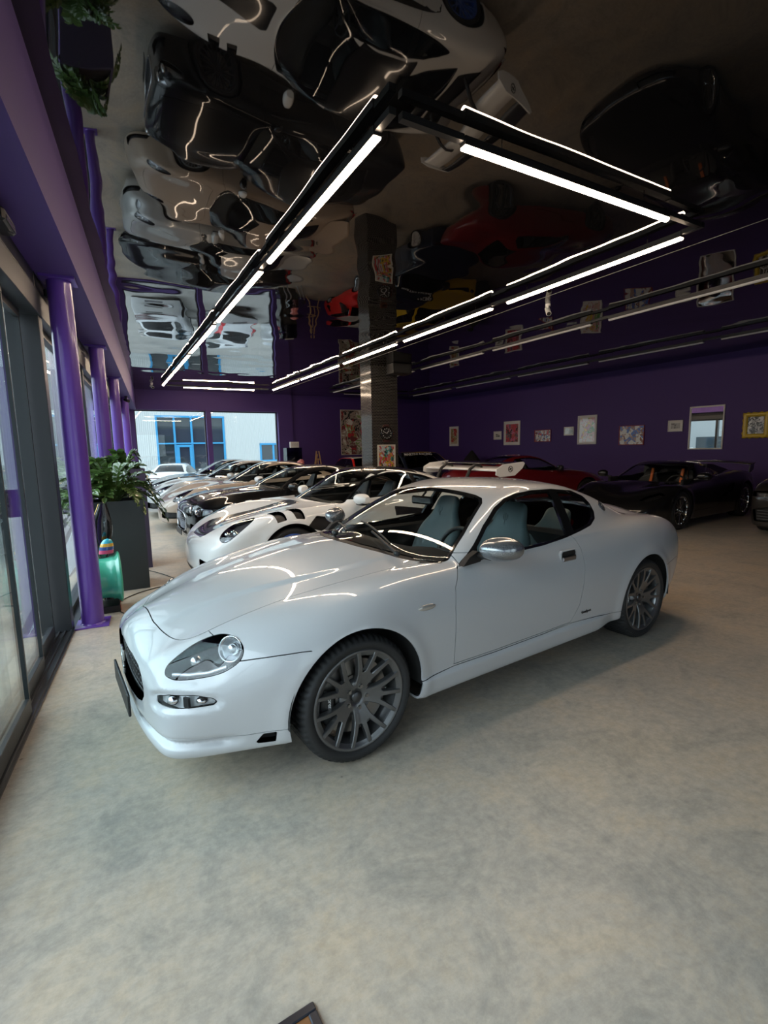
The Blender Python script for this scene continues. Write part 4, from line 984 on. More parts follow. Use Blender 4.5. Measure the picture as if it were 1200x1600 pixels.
SHGT = Shape(wb=2.85, zax=.365, xm=1.8, Rf=.41, Rr=.41, zg=.98, lip=.012, tf=.78, tuck=.22, kf=.10, kr=.14,
  zc=[(-1., .74), (-.86, .83), (-.5, .93), (0, .995), (.5, 1.03), (1., 1.05), (2.4, 1.08), (3., 1.07), (3.5, 1.0), (3.8, .92)],
  zf=[(-1., .68), (-.8, .79), (-.5, .885), (-.1, .945), (.4, .97), (1., .975), (1.8, .99), (2.4, 1.03), (2.85, 1.04), (3.3, .99), (3.7, .90)],
  w=[(-1.2, .66), (-.95, .76), (-.75, .86), (-.45, .93), (0, .965), (.6, .945), (1.4, .94), (2.2, .96), (2.85, .975), (3.3, .93), (3.7, .82), (3.9, .74)],
  xn=[(.0, -.86), (.2, -.92), (.5, -.935), (.7, -.92), (.8, -.87), (.9, -.70), (1., -.4)],
  xt=[(0, 3.5), (.3, 3.72), (.6, 3.84), (.85, 3.84), (1., 3.78)],
  zb=[(-1., .17), (0, .19), (1.4, .18), (2.8, .20), (3.8, .30)],
  zr=[(.3, .85), (.58, 1.045), (1.0, 1.235), (1.35, 1.355), (1.8, 1.405), (2.2, 1.375), (2.7, 1.24), (3.1, 1.11), (3.4, 1.02), (3.7, .90)],
  wg=[(.3, .83), (1., .84), (1.8, .84), (2.4, .80), (2.9, .72), (3.4, .6)], bowf=.10, bowf4=.12, bowr=.10, bowr4=.2)
DLOGT = [(.80, .985), (1.0, 1.11), (1.24, 1.225), (1.55, 1.30), (1.85, 1.318), (2.15, 1.295), (2.42, 1.22), (2.66, 1.115), (2.70, 1.075), (2.5, 1.05), (2.1, 1.025), (1.5, 1.0)]
SHMID = Shape(wb=2.67, zax=.345, xm=1.35, Rf=.39, Rr=.40, zg=.84, lip=.016, tf=.80, tuck=.26, kf=.12, kr=.14, crown=.12,
  zc=[(-1.1, .46), (-.9, .53), (-.5, .65), (0, .75), (.35, .82), (1., .85), (2., .92), (2.6, .92), (3.1, .93), (3.4, .90), (3.6, .86)],
  zf=[(-1.1, .44), (-.9, .55), (-.5, .70), (-.15, .785), (.1, .80), (.6, .79), (1.2, .82), (1.9, .92), (2.5, .965), (2.9, .95), (3.3, .90), (3.6, .82)],
  w=[(-1.3, .60), (-1.05, .72), (-.8, .86), (-.4, .93), (0, .95), (.6, .93), (1.2, .93), (1.9, .955), (2.6, .975), (3.1, .93), (3.5, .85), (3.7, .78)],
  xn=[(.0, -1.1), (.2, -1.12), (.4, -1.10), (.5, -1.0), (.6, -.8), (.75, -.4)],
  xt=[(0, 3.2), (.3, 3.38), (.6, 3.46), (.9, 3.42), (1., 3.36)],
  zb=[(-1.2, .12), (0, .14), (1.3, .13), (2.6, .15), (3.5, .25)],
  zr=[(.0, .64), (.3, .80), (.7, 1.0), (1., 1.135), (1.3, 1.19), (1.6, 1.175), (1.9, 1.09), (2.3, .96), (2.7, .86), (3.2, .76)],
  wg=[(.0, .78), (.6, .79), (1.2, .78), (1.8, .74), (2.4, .66), (3., .6)], bowf=.16, bowf4=.2, bowr=.10, bowr4=.15)
DLOMID = [(.52, .835), (.74, .95), (.96, 1.05), (1.2, 1.115), (1.45, 1.115), (1.68, 1.06), (1.80, .98), (1.78, .90), (1.4, .855), (.9, .832)]
SHBOX = Shape(wb=2.5, zax=.315, xm=1.6, Rf=.37, Rr=.37, zg=.92, lip=.010, tf=.80, tuck=.14, kf=.06, kr=.06, ks=.09, kg=.07, ku=.03, drop=.03,
  zc=[(-1., .80), (-.7, .86), (0, .905), (.6, .94), (1., .95), (3., .95), (3.3, .93)], zf=[(-1., .78), (-.7, .84), (0, .885), (.6, .915), (1.5, .93), (2.5, .935), (3.3, .91)],
  w=[(-1., .78), (-.7, .82), (0, .845), (1.2, .85), (2.5, .85), (3., .82), (3.3, .79)], xn=[(0, -.80), (.3, -.84), (.6, -.85), (.75, -.83), (.9, -.72)],
  xt=[(0, 3.1), (.3, 3.22), (.6, 3.24), (.9, 3.18), (1., 3.14)], zb=[(-1., .18), (1., .2), (3.2, .24)],
  zr=[(.3, .80), (.58, .935), (1.0, 1.20), (1.22, 1.33), (1.5, 1.375), (2.2, 1.375), (2.62, 1.33), (2.9, 1.15), (3.18, .93), (3.4, .75)],
  wg=[(.2, .75), (1., .76), (2.2, .76), (3., .72)], tum=.42, tum2=.1, wsbow=.16, rwbow=.12, bowf=.06, bowf4=.06, bowr=.05, bowr4=.06)
DLOBOX = [(.80, .935), (1.02, 1.10), (1.24, 1.25), (1.4, 1.305), (2.2, 1.31), (2.5, 1.285), (2.78, 1.13), (2.95, .97), (2.8, .945), (1.6, .935)]
SHSUV = Shape(wb=2.9, zax=.37, xm=1.7, Rf=.42, Rr=.42, zg=1.02, lip=.012, tf=.80, tuck=.16, kf=.10, kr=.12, ks=.12, kg=.09, ku=.04,
  zc=[(-1., .86), (-.7, .95), (0, 1.02), (.7, 1.06), (1., 1.07), (3., 1.05), (3.6, 1.0), (3.9, .95)], zf=[(-1., .82), (-.6, .91), (0, .97), (1., 1.0), (2.9, 1.04), (3.5, 1.0), (3.9, .92)],
  w=[(-1., .80), (-.6, .90), (0, .955), (1.4, .95), (2.9, .965), (3.4, .92), (3.8, .85)], xn=[(0, -.86), (.3, -.93), (.7, -.93), (.9, -.85), (1.05, -.6)],
  xt=[(0, 3.5), (.35, 3.75), (.7, 3.80), (.95, 3.76), (1.1, 3.70)], zb=[(-1., .2), (1., .2), (3.8, .3)],
  zr=[(.4, .90), (.75, 1.07), (1.15, 1.30), (1.45, 1.43), (1.8, 1.485), (2.4, 1.475), (2.9, 1.40), (3.3, 1.22), (3.6, 1.04), (3.8, .92)],
  wg=[(.4, .82), (1.4, .84), (2.4, .83), (3.3, .76)], tum=.55, bowf=.08, bowf4=.1, bowr=.08, bowr4=.14)
DLOSUV = [(.98, 1.02), (1.2, 1.17), (1.48, 1.32), (1.75, 1.385), (2.4, 1.385), (2.9, 1.31), (3.2, 1.18), (3.3, 1.09), (3.1, 1.06), (1.8, 1.03)]

def generic(sh, dlo, name, label, loc, rz, pm, wsx, rwx, h=.026, glassm=None, door=None, hood=None, wheel=None, wy=None, group=None, roofm=None, panels=(), pillar=None, seats=None, body=True, light=None, tail=None, cat='car', mirror=None, loc_z=0.):
    c = Car(sh, h, name, label, cat, loc, rz, group); gl = glassm or CARGL
    c.root.location.z = loc_z
    c.window('windshield', 'fn', ws_sd(sh, wsx[0], wsx[1], .075), gl, .02, True, UP)
    if rwx: c.window('rear_window', 'fn', ws_sd(sh, rwx[0], rwx[1], .10, True), gl, .02, True, UP)
    bars = [pillar] if pillar else []
    c.window(['side_window', 'quarter_window'][:1+len(bars)], 'side', dlo, gl, .016, False, SIDE, bars)
    c.close_windows()
    for p in panels: p(c)
    if light: light(c)
    if tail: tail(c)
    if hood: c.panel('hood', 'top', hood[0], hood[1] or pm, True, UP, .006)
    if roofm:
        i, c.T = c.sk.cut(c.T, 'fn', lambda x, y, z: np.maximum(ws_sd(sh, wsx[1]-.02, rwx[0]+.03, .02)(x, y, z), -99), UP, .0); c.part('roof_panel', i, roofm, True)
    if door:
        for d in door: c.panel('door', 'side', d, pm, False, SIDE, .006)
    c.body(pm)
    if wheel: c.wheels(wheel, *wy)
    if seats: interior(c, *seats[0], **seats[1])
    if mirror:
        mx, mz, my, mm = mirror
        for sg in (-1, 1):
            b = MB(); mirror_shell(b, mx, mz, my+.0, my+.21, .10, .068, sg); mo = b.build('side_mirror', mm or pm, c.root)
            b = MB(); b.tube([(mx+.02, sg*(my-.08), mz-.07), (mx+.02, sg*(my+.06), mz-.045)], .020, 8); b.box((mx+.01, sg*(my+.10), mz-.055), (.12, .16, .03), bev=.01); b.build('mirror_foot', BLK, mo)
            b = MB(); b.sphere((mx+.052, sg*(my+.11), mz+.002), (.006, .08, .05), 14, 8); b.build('mirror_glass', CHR, mo)
    return c

WHITE = paint('gloss_white_paint', (.80, .79, .77)); BLACK = paint('gloss_black_paint', (.006, .006, .0065), .3)
BEIGE = paint('beige_grey_paint', (.37, .29, .225), .35); SILV = paint('silver_grey_paint', (.42, .42, .41), .3, .3)
RED = paint('dark_red_paint', (.14, .008, .011), .35); BRED = paint('bright_red_paint', (.62, .02, .015), .35)
YELW = paint('yellow_paint', (.72, .45, .02), .35); NAVY = paint('dark_navy_paint', (.012, .016, .032), .3); OWHT = paint('yard_white_paint', (.74, .76, .77), .3)
CARBON = mat('bare_carbon', (.012, .012, .013), .18, coat=1, var=(300, (.03, .03, .032), 2, .1))
BLUW = mat('blue_wheel_paint', (.05, .13, .52), .3, .4, coat=.5); LGREY = mat('light_alloy', (.45, .45, .46), .3, .8); DGREY = mat('dark_alloy', (.06, .06, .065), .3, .7)
W911 = lambda m, cp=None: make_wheel(.335, .262, .26, 'split', m, 10, capmat=cp, tread=False, dish=.03, phase=.3)

def lights911(c, lens=LENS, bez=None):
    a, b_ = c.recess('headlight', 'top', ell(-.575, -.69, .205, .135, .20), bez or mat('lamp_bezel', (.22, .22, .23), .2, .7), lens, .05, mask=lambda x, y, z, N: (z > .45) & (y < -.4))
    for o, sg in ((a, -1), (b_, 1)):
        b = MB()
        for k, (x, y) in enumerate(((-.68, .655), (-.54, .66), (-.60, .60), (-.60, .71))): b.sphere((x, sg*y, .635+.10*(x+.68)-.01), (.035, .035, .03), 12, 8)
        b.build('lamp_projector', CHR, o)
def tail911(c):
    c.recess('tail_light', 'front', [(.2, .70), (-.50, .71), (-.78, .735), (-.84, .70), (-.78, .665), (-.5, .665), (.2, .665)], REDL, None, .012, True, lambda x, y, z, N: x > 2.7)
DOOR911 = [(.60, .30), (1.62, .30), (1.76, .45), (1.82, .7), (1.80, .95), (1.72, .99), (.62, .965), (.56, .8), (.57, .5)]
HOOD911 = [(-.80, .2), (-.80, -.2), (-.76, -.36), (-.6, -.47), (-.2, -.53), (.34, -.60), (.42, -.5), (.37, -.2), (.35, .2)]
S911 = ((1.42, -.35, .4), dict(top=1.10, dash=(.76, .83), wheel_y=-.35))

# ---- white track coupe with black bonnet, blue wheels and swan-neck wing
def gt3():
    U_ = None
    def pan(c):
        # black bonnet centre with two big nostrils, arch-top louvres, front slots
        i = c.panel('bonnet_stripe', 'top', [(-.90, .2), (-.90, -.20), (-.84, -.28), (-.66, -.32), (-.5, -.24), (-.2, -.20), (.30, -.24), (.36, -.20), (.36, .2)], CARBON, True, UP, .004)
        for x0 in (-.24, -.02): c.recess('fender_louvre', 'top', [(x0, -.68), (x0+.06, -.90), (x0+.17, -.90), (x0+.13, -.66)], BLK, None, .04, mask=lambda x, y, z, N: (N[:, 2] > .1) & (z > .6))
        c.recess('fender_vent', 'side', [(.16, .66), (.30, .78), (.60, .72), (.58, .68), (.34, .60)], BLK, None, .03, mask=SIDE)
        c.recess('front_intake', 'front', [(-.80, .27), (-.80, .32), (-.46, .36), (-.46, .27)], BLK, None, .05, mask=lambda x, y, z, N: x < -.5)
        c.panel('front_lip', 'side', [(-1.3, 0), (-1.3, .215), (-.75, .205), (-.36, .19), (-.36, 0)], BLK, True, lambda x, y, z, N: x < -.3, 0)
        c.recess('engine_grille', 'top', [(2.75, .2), (2.75, -.42), (3.15, -.50), (3.2, .2)], BLK, None, .02, True, UP)
    c = generic(SH911, DLO911, 'track_coupe', 'white track coupe with black bonnet, blue wheels and big rear wing, behind the nearest coupe', (1.77, 6.25), .025, WHITE, (.46, 1.17), (1.80, 2.70), .022,
        door=[DOOR911], wheel=W911(BLUW), wy=(.885, .93), seats=S911, panels=[pan], light=lights911, tail=tail911, roofm=CARBON, mirror=(.86, .94, .86, WHITE), pillar=[(1.80, .8), (1.86, .8), (1.82, 1.4), (1.74, 1.4)])
    rt = c.root
    # splitter, wing with swan necks
    b = MB(); pts = [(x, y) for x, y in ((-.42, -.93), (-.72, -.90), (-.93, -.74), (-1.03, -.45), (-1.065, 0), (-1.03, .45), (-.93, .74), (-.72, .90), (-.42, .93))]; b.prism([(x+.12, y*.95) for x, y in pts], .085, .115); b.build('front_splitter', DRK, rt)
    xw, zw = 3.28, 1.185
    b = MB(); rows = []
    for y in np.linspace(-.90, .90, 13):
        rows.append([(xw+u*.30, y, zw+v) for u, v in ((-.5, .0), (-.42, .022), (-.2, .034), (.1, .036), (.5, .052), (.5, .044), (.1, .018), (-.2, .002), (-.42, -.008))])
    b.grid(rows, True); wg_ = b.build('wing_plane', WHITE, rt)
    b = MB(); rows = []
    for y in np.linspace(-.89, .89, 9): rows.append([(xw+.26+u*.13, y, zw+.085+v) for u, v in ((-.5, 0), (-.3, .012), (.5, .035), (.5, .028), (-.3, -.002))])
    b.grid(rows, True); b.build('wing_flap', CARBON, wg_)
    for sg in (-1, 1):
        b = MB(); b.prism([(-.20, -.055), (-.19, .03), (-.06, .095), (.34, .125), (.375, .10), (.33, .03), (.17, -.075), (-.12, -.085)], .895, .912, lambda u, v, h: (xw+u, sg*h, zw+v))
        ep = b.build('wing_endplate', WHITE, rt)
        b = MB(); cx, cz = xw+.08, zw+.025
        b.tube([(cx+.042*math.cos(t), sg*.914, cz+.042*math.sin(t)) for t in (2*math.pi*k/28 for k in range(28))], .0045, 6, True)
        b.tube([(cx-.028, sg*.914, cz+.028), (cx+.028, sg*.914, cz-.028)], .004, 6); b.box((cx, sg*.914, cz), (.05, .004, .014), rotm('Y', -.5)); b.build('round_emblem', BLK, ep)
        b = MB(); b.tube([(2.92, sg*.36, .92), (3.0, sg*.36, 1.08), (3.06, sg*.36, 1.20), (3.16, sg*.36, 1.265), (3.27, sg*.36, 1.25), (3.30, sg*.36, 1.215)], [.03, .028, .026, .024, .022, .02], 8); b.build('swan_neck', BLK, rt)
    return c
# ---- black grand tourer
def bentley():
    def pan(c):
        i = c.hole('front', round_poly([(.25, .30), (-.25, .30), (-.42, .35), (-.46, .47), (-.42, .58), (-.25, .63), (.25, .63)]), lambda x, y, z, N: x < -.55, .004)
        g = c.part('grille', i, mat('grille_cavity', (.006, .006, .006), .6), True, rim=-.05, off=-.05)
        b = MB()
        for k in range(-9, 10):
            y = k*.045; h = .14*math.sqrt(max(.05, 1-(y/.48)**4)); xb = -.925+.1*y*y+.12*y**4
            for sg in (-1, 1): b.tube([(xb, y-sg*.10, .465-h), (xb-.004, y, .465), (xb+.01, y+sg*.10, .465+h)], .005, 5)
        b.build('grille_mesh', mat('dark_chrome_mesh', (.12, .12, .13), .2, 1.), g)
        b = MB(); b.tube([(-.935+.1*p[0]**2+.12*p[0]**4+.06*max(0, p[1]-.62), p[0], p[1]) for p in round_poly([(-.25, .29), (-.43, .34), (-.47, .47), (-.43, .59), (-.25, .64), (.25, .64), (.43, .59), (.47, .47), (.43, .34), (.25, .29)], 3)], .011, 8, True); b.build('grille_frame', CHR, g)
        for cy, cz, r in ((-.64, .69, .125), (-.83, .66, .085)):
            a = c.recess('headlight', 'front', ell(cy, cz, r, r), mat('lamp_silver', (.5, .5, .52), .15, 1.), LENS, .045, mask=lambda x, y, z, N: x < -.4)
            for o, sg in zip(a, (-1, 1)):
                p = np.array([x for x in o.data.vertices[0].co]); b = MB(); xs = [v.co.x for v in o.data.vertices]; b.sphere((min(xs)+.05, -sg*-abs(cy)*1., cz), (.03, r*.55, r*.55), 14, 10); b.build('lamp_projector', CHR, o)
        c.recess('side_intake', 'front', [(-.86, .27), (-.86, .42), (-.66, .46), (-.62, .30)], BLK, None, .05, mask=lambda x, y, z, N: x < -.4)
    c = generic(SHGT, DLOGT, 'grand_tourer', 'black grand touring coupe with round silver headlamps between the white track coupe and beige coupe', (1.85, 8.92), .03, BLACK, (.58, 1.36), (2.12, 3.0), .026,
        door=[[(.70, .33), (1.95, .33), (2.08, .5), (2.14, .8), (2.1, 1.02), (2.0, 1.06), (.84, 1.02), (.70, .9)]], hood=([(-.80, .2), (-.80, -.36), (-.6, -.5), (0, -.66), (.52, -.72), (.6, -.5), (.58, .2)], None),
        wheel=make_wheel(.365, .29, .27, 'multi', DGREY, 20, tread=False, dish=.03), wy=(.93, .94), seats=((1.72, -.38, .45), dict(top=1.18, dash=(1.02, .93), wheel_y=-.38, hip=.48, rear=2.4)), panels=[pan], mirror=(.95, 1.03, .90, None), pillar=[(2.06, .9), (2.12, .9), (2.05, 1.5), (1.97, 1.5)])
    c.root.scale = (.9, .9, .9)
    b = MB(); b.box((-.965, 0, .26), (.012, .52, .11), bev=.003); b.build('license_plate', BLK, c.root)
    return c
# ---- the two ducktail coupes and a black one further back
def ducktail(name, label, loc, pm, group, rim, h=.03, dt=True, mir=None, rz=.0):
    c = generic(SH911, DLO911, name, label, loc, rz, pm, (.46, 1.17), (1.80, 2.65), h, door=[DOOR911], hood=(HOOD911, None), wheel=W911(rim), wy=(.885, .93), seats=S911, light=lights911, tail=tail911, mirror=(.88, .945, .86, mir), pillar=[(1.80, .8), (1.86, .8), (1.82, 1.4), (1.74, 1.4)], group=group,
        panels=[lambda c: c.recess('air_intake', 'front', [(-.82, .24), (-.82, .36), (-.45, .38), (-.40, .24)], BLK, None, .05, mask=lambda x, y, z, N: x < -.5)])
    if dt:
        b = MB(); rows = []
        for y in np.linspace(-.72, .72, 15):
            e = .16*(abs(y)/.72)**3; rows.append([(2.78+e*.3, y, .99-e*.35), (3.10-e*.2, y, 1.0-e*.4), (3.36-e, y, 1.06-e*.6), (3.42-e, y, 1.075-e*.6), (3.44-e, y, 1.05-e*.6), (3.36-e, y, .90-e*.3), (3.2, y, .80)])
        b.grid(rows); b.build('ducktail_spoiler', pm, c.root)
    return c
gt3(); bentley()
ducktail('ducktail_coupe', 'beige-grey rear-engined coupe with ducktail, behind the black grand tourer', (1.86, 11.2), BEIGE, None, LGREY, mir=WHITE)
ducktail('rear_engined_coupe', 'silver-grey rear-engined coupe parked just beyond the beige one', (1.74, 13.3), SILV, None, LGREY)
ducktail('black_coupe', 'black coupe farthest in the row, nearest the shop windows', (1.8, 15.5), BLACK, None, DGREY, dt=False)
# ---- mid-engined black spider with red-orange belts
def spider():
    def pan(c):
        c.recess('side_intake', 'side', [(1.35, .55), (1.85, .70), (2.1, .74), (2.05, .60), (1.6, .48)], BLK, None, .05, mask=SIDE)
        c.recess('headlight', 'top', [(-.80, -.56), (-.66, -.60), (-.42, -.74), (-.44, -.84), (-.62, -.80), (-.78, -.70)], BLK, LENS, .05, mask=lambda x, y, z, N: (z > .4) & (y < -.4))
        c.recess('front_intake', 'front', [(-.80, .22), (-.80, .36), (-.40, .40), (-.36, .24)], BLK, None, .06, mask=lambda x, y, z, N: x < -.5)
    c = generic(SHMID, DLOMID, 'mid_engined_sports_car', 'black low mid-engined sports car with rear wing, parked tail-in at the right wall', (8.753, 5.907), .092, BLACK, (.31, 1.0), (1.62, 1.95), .026, door=[[(.35, .30), (1.45, .30), (1.62, .5), (1.66, .8), (1.6, .87), (.40, .82), (.30, .6)]],
        wheel=make_wheel(.345, .265, .25, 'split', mat('polished_rim', (.5, .5, .5), .2, 1.), 10, tread=False, dish=.02), wy=(.92, .95), panels=[pan], seats=((1.18, -.36, .4), dict(top=1.0, hip=.34, dash=(.62, .76), wheel_y=-.0)), mirror=(.62, .93, .90, None))
    rt = c.root
    b = MB(); rows = []
    for y in np.linspace(-.84, .84, 11): rows.append([(3.25+u, y, 1.05+v+.05*(1-(y/.84)**2)) for u, v in ((-.12, 0), (0, .025), (.16, .045), (.16, .035), (0, .008))])
    b.grid(rows, True); b.build('rear_wing', BLACK, rt)
    for sg in (-1, 1):
        b = MB(); b.prism([(-.1, -.2), (-.05, .0), (.15, .04), (.13, -.1)], .80, .82, lambda u, v, h: (3.25+u, sg*h, 1.05+v)); b.build('wing_pylon', BLACK, rt)
        b = MB(); b.prism([(1.55, .90), (1.62, 1.12), (1.9, 1.10), (2.7, .95), (2.9, .90)], .38, .62, lambda u, v, h: (u, sg*h, v)); b.build('buttress', BLACK, rt)
        b = MB(); b.box((1.30, sg*.30, .86), (.03, .05, .34), rotm('Y', .3)); b.build('seat_belt', mat('orange_belt', (.75, .16, .02), .6), rt)
spider()
# ---- red coupe nose to the wall, with bonnet vents
def redcar():
    import copy
    sh = copy.copy(HERO); sh.extra = None
    def pan(c):
        for x0, x1, y0, y1 in ((-.46, -.16, -.42, -.12),): c.recess('bonnet_vent', 'top', [(x0, y0), (x1, y0-.06), (x1, y1), (x0, y1)], mat('vent_mesh', (.22, .20, .20), .5, .5), None, .012, mask=UP)
        c.recess('bonnet_slot', 'top', [(.10, -.42), (.22, -.44), (.22, -.20), (.10, -.20)], mat('vent_mesh'), None, .01, mask=UP)
        c.recess('headlight', 'side', HL, BLK, LENS, .05, mask=lambda x, y, z, N: (y < -.38) & (x < -.3))
    c = generic(sh, [(.78, .89), (1.03, 1.06), (1.33, 1.2), (1.62, 1.235), (1.84, 1.23), (2.06, 1.205), (2.17, 1.11), (2.14, 1.0), (1.9, .95), (1.3, .895)], 'red_coupe', 'dark red coupe with vented bonnet, its nose to the right wall', (11.16, 9.55), 2.95, RED, (.52, 1.22), (2.0, 2.66), .03,
        door=[[(.62, .35), (1.7, .35), (1.8, .6), (1.8, .92), (.72, .88)]], hood=([(-.74, .2), (-.74, -.3), (-.5, -.5), (.3, -.66), (.5, -.6), (.36, .2)], None), wheel=make_wheel(.322, .257, .235, 'five', DGREY, 5, tread=False), wy=(.868, .872),
        seats=((1.46, -.36, .4), dict(top=1.1, dash=(.80, .845), wheel_y=-.36)), panels=[pan], mirror=(.93, .965, .84, BLK))
redcar()
# ---- old rally hatch, yellow saloon with sun strip, little red car
def boxcar(name, label, loc, rz, pm, rim, cat='car', extra=None, h=.03, roof=None, gl=None):
    c = generic(SHBOX, DLOBOX, name, label, loc, rz, pm, (.60, 1.24), (2.62, 3.08), h, glassm=gl or TINT, door=[[(.70, .30), (1.6, .30), (1.66, .5), (1.66, .93), (.80, .93), (.70, .7)]], wheel=make_wheel(.315, .235, .2, 'multi', rim, 16, tread=False, dish=.01), wy=(.815, .82),
        seats=((1.55, -.36, .4), dict(top=1.12, dash=(.9, .85), wheel_y=-.36)), mirror=(.95, .98, .80, BLK), pillar=[(1.70, .8), (1.78, .8), (1.78, 1.5), (1.70, 1.5)], roofm=roof,
        panels=[lambda c: [c.recess('headlight', 'front', ell(-.62, .70, .10, .075), mat('lamp_silver', (.5, .5, .52), .15, 1.), LENS, .03, mask=lambda x, y, z, N: x < -.5), c.recess('grille', 'front', [(.2, .63), (-.46, .63), (-.46, .76), (.2, .76)], BLK, None, .03, True, lambda x, y, z, N: x < -.5)]])
    return c
c = boxcar('rally_hatchback', 'dark navy rally hatchback with lettered sun strip and white wheels, right of the mosaic pillar', (8.55, 11.9), math.pi*.5, NAVY, mat('white_rim', (.7, .7, .7), .4))
sb = MB(); sb.prism([(-.62, -.075), (.62, -.075), (.58, .075), (-.58, .075)], 0, .006, lambda u, v, h: (1.22-.0+v*.62-h*.6, u, 1.29+v*.78+h*.8+.02)); so = sb.build('sun_strip', GLB, c.root)
tx = text_mesh('strip_lettering', 'MARTINI RACING', .13, WHT, so, .001, .002); tx.location = (1.19, 0, 1.325); tx.rotation_euler = Matrix(((0, .62, -.78), (-1, 0, 0), (0, .78, .62))).to_euler()
c = boxcar('yellow_rally_car', 'yellow boxy car standing behind the dark navy rally hatchback', (10.7, 14.6), math.pi*.5, YELW, DGREY)
c = boxcar('small_red_car', 'small red hatchback with white roof far back, below the big pop-art poster', (8.68, 16.0), math.pi*.5, BRED, LGREY, roof=WHITE); c.root.scale = (.88, .88, .88)
# ---- nose of a dark car cut by the right edge of the frame
def darkcar():
    def pan(c):
        i = c.hole('front', [(.25, .26), (-.78, .26), (-.82, .44), (-.6, .50), (.25, .50)], lambda x, y, z, N: x < -.5, .004)
        g = c.part('grille', i, mat('grille_cavity', (.006, .006, .006), .6), True, rim=-.04, off=-.04)
        b = MB()
        for z in (.30, .345, .39, .435): b.tube([(-.925+.1*y*y+.12*y**4, y, z) for y in np.linspace(-.74, .74, 13)], .007, 6)
        b.build('grille_bars', mat('grey_trim', (.10, .10, .105), .35, .6), g)
        c.recess('headlight', 'front', [(-.56, .64), (-.84, .66), (-.86, .74), (-.6, .76)], BLK, LENS, .05, mask=lambda x, y, z, N: x < -.4)
    generic(SHGT, DLOGT, 'dark_coupe', 'dark coupe entering the frame at the right edge, only its nose showing', (10.05, 3.3), .10, paint('dark_bronze_paint', (.03, .026, .024), .3, .3), (.58, 1.36), (2.12, 3.0), .03, door=[[(.70, .33), (1.95, .33), (2.1, .7), (2.05, 1.04), (.84, 1.02)]], wheel=make_wheel(.365, .29, .27, 'five', DGREY, 5, tread=False), wy=(.93, .94),
        seats=((1.72, -.38, .45), dict(top=1.18, dash=(1.02, .93), wheel_y=-.38, hip=.48)), panels=[pan], mirror=(1.10, 1.06, .90, None))
darkcar()
# ---- cars in the yard
def yardcar(name, label, loc, rz, pm, sh=SHSUV, dlo=DLOSUV, ws=(.76, 1.42), rw=(2.78, 3.42), tl=None):
    def tail(c):
        if tl == 'strip': c.recess('tail_light', 'front', [(.2, .925), (-.80, .925), (-.86, .90), (-.80, .875), (.2, .875)], mat('smoked_tail_strip', (.10, .03, .03), .15, coat=1), None, .01, True, lambda x, y, z, N: x > 3.)
        elif tl == 'tall': c.recess('tail_light', 'front', [(-.62, .82), (-.82, .80), (-.84, 1.02), (-.74, 1.30), (-.66, 1.28), (-.66, 1.0)], mat('bright_red_lens', (.75, .04, .05), .12, coat=1), None, .01, mask=lambda x, y, z, N: x > 2.6)
        c.recess('plate_recess', 'front', [(.2, .62), (-.30, .62), (-.30, .76), (.2, .76)], mat('grey_plate', (.25, .25, .26), .4), None, .015, True, lambda x, y, z, N: x > 3.)
        c.panel('bumper_lower', 'side', [(2.5, .0), (2.5, .40), (4, .42), (4, 0)], mat('grey_plastic', (.05, .05, .052), .5), True, lambda x, y, z, N: x > 3.1, .004)
    generic(sh, dlo, name, label, loc, rz, pm, ws, rw, .034, glassm=TINT, wheel=make_wheel(.37, .28, .26, 'five', DGREY, 5, tread=False), wy=(.91, .92), seats=((1.75, -.38, .5), dict(top=1.22, dash=(1.0, .95), wheel_y=-.38, hip=.55)), tail=tail, mirror=(1.12, 1.10, .92, None), loc_z=GND)
yardcar('white_estate', 'white car in the yard with its tail to the left shop window', (3.18, 25.98), -1.838, OWHT, tl='strip')
yardcar('white_hatchback', 'white car in the yard with tall red tail lamps, right of the window mullion', (5.4, 26.6), -1.52, OWHT, tl='tall')
yardcar('parked_white_car', 'white car at the right edge of the shop windows, only its roof showing', (8.3, 25.2), .1, OWHT)
# ---------------------------------------------------------------- pictures on the walls
def art(name, seed, pal, bgc=(.75, .74, .70), scale=7., mode='pop', rough=.35):
    """abstract print: layered noise and cells in a few flat colours"""
    m = bpy.data.materials.new(name); m.use_nodes = True; t = m.node_tree; N = t.nodes.new; L = t.links.new; p = t.nodes['Principled BSDF']
    tc = N('ShaderNodeTexCoord'); mp = N('ShaderNodeMapping'); mp.inputs['Location'].default_value = (seed*3.7, seed*1.9, seed*5.1); L(tc.outputs['Object'], mp.inputs['Vector'])
    n = N('ShaderNodeTexNoise'); n.inputs['Scale'].default_value = scale; n.inputs['Detail'].default_value = 3; n.inputs['Distortion'].default_value = 1.5; L(mp.outputs[0], n.inputs['Vector'])
    v = N('ShaderNodeTexVoronoi'); v.inputs['Scale'].default_value = scale*1.3; L(mp.outputs[0], v.inputs['Vector'])
    mx = N('ShaderNodeMix'); mx.data_type = 'FLOAT'; mx.inputs[0].default_value = .5 if mode == 'pop' else .15; L(n.outputs['Fac'], mx.inputs[2])
    sx = N('ShaderNodeSeparateColor'); L(v.outputs['Color'], sx.inputs[0]); L(sx.outputs[0], mx.inputs[3])
    r = N('ShaderNodeValToRGB'); r.color_ramp.interpolation = 'CONSTANT'; e = r.color_ramp.elements
    cols = [bgc]+list(pal)+[bgc]; k = len(cols)
    while len(e) < k: e.new(.5)
    for i, c in enumerate(cols): e[i].position = 0 if i == 0 else .24+.50*i/k; e[i].color = (*c, 1)
    L(mx.outputs[0], r.inputs[0]); L(r.outputs[0], p.inputs['Base Color']); p.inputs['Roughness'].default_value = rough; p.inputs['Coat Weight'].default_value = .6; p.inputs['Coat Roughness'].default_value = .03
    return m
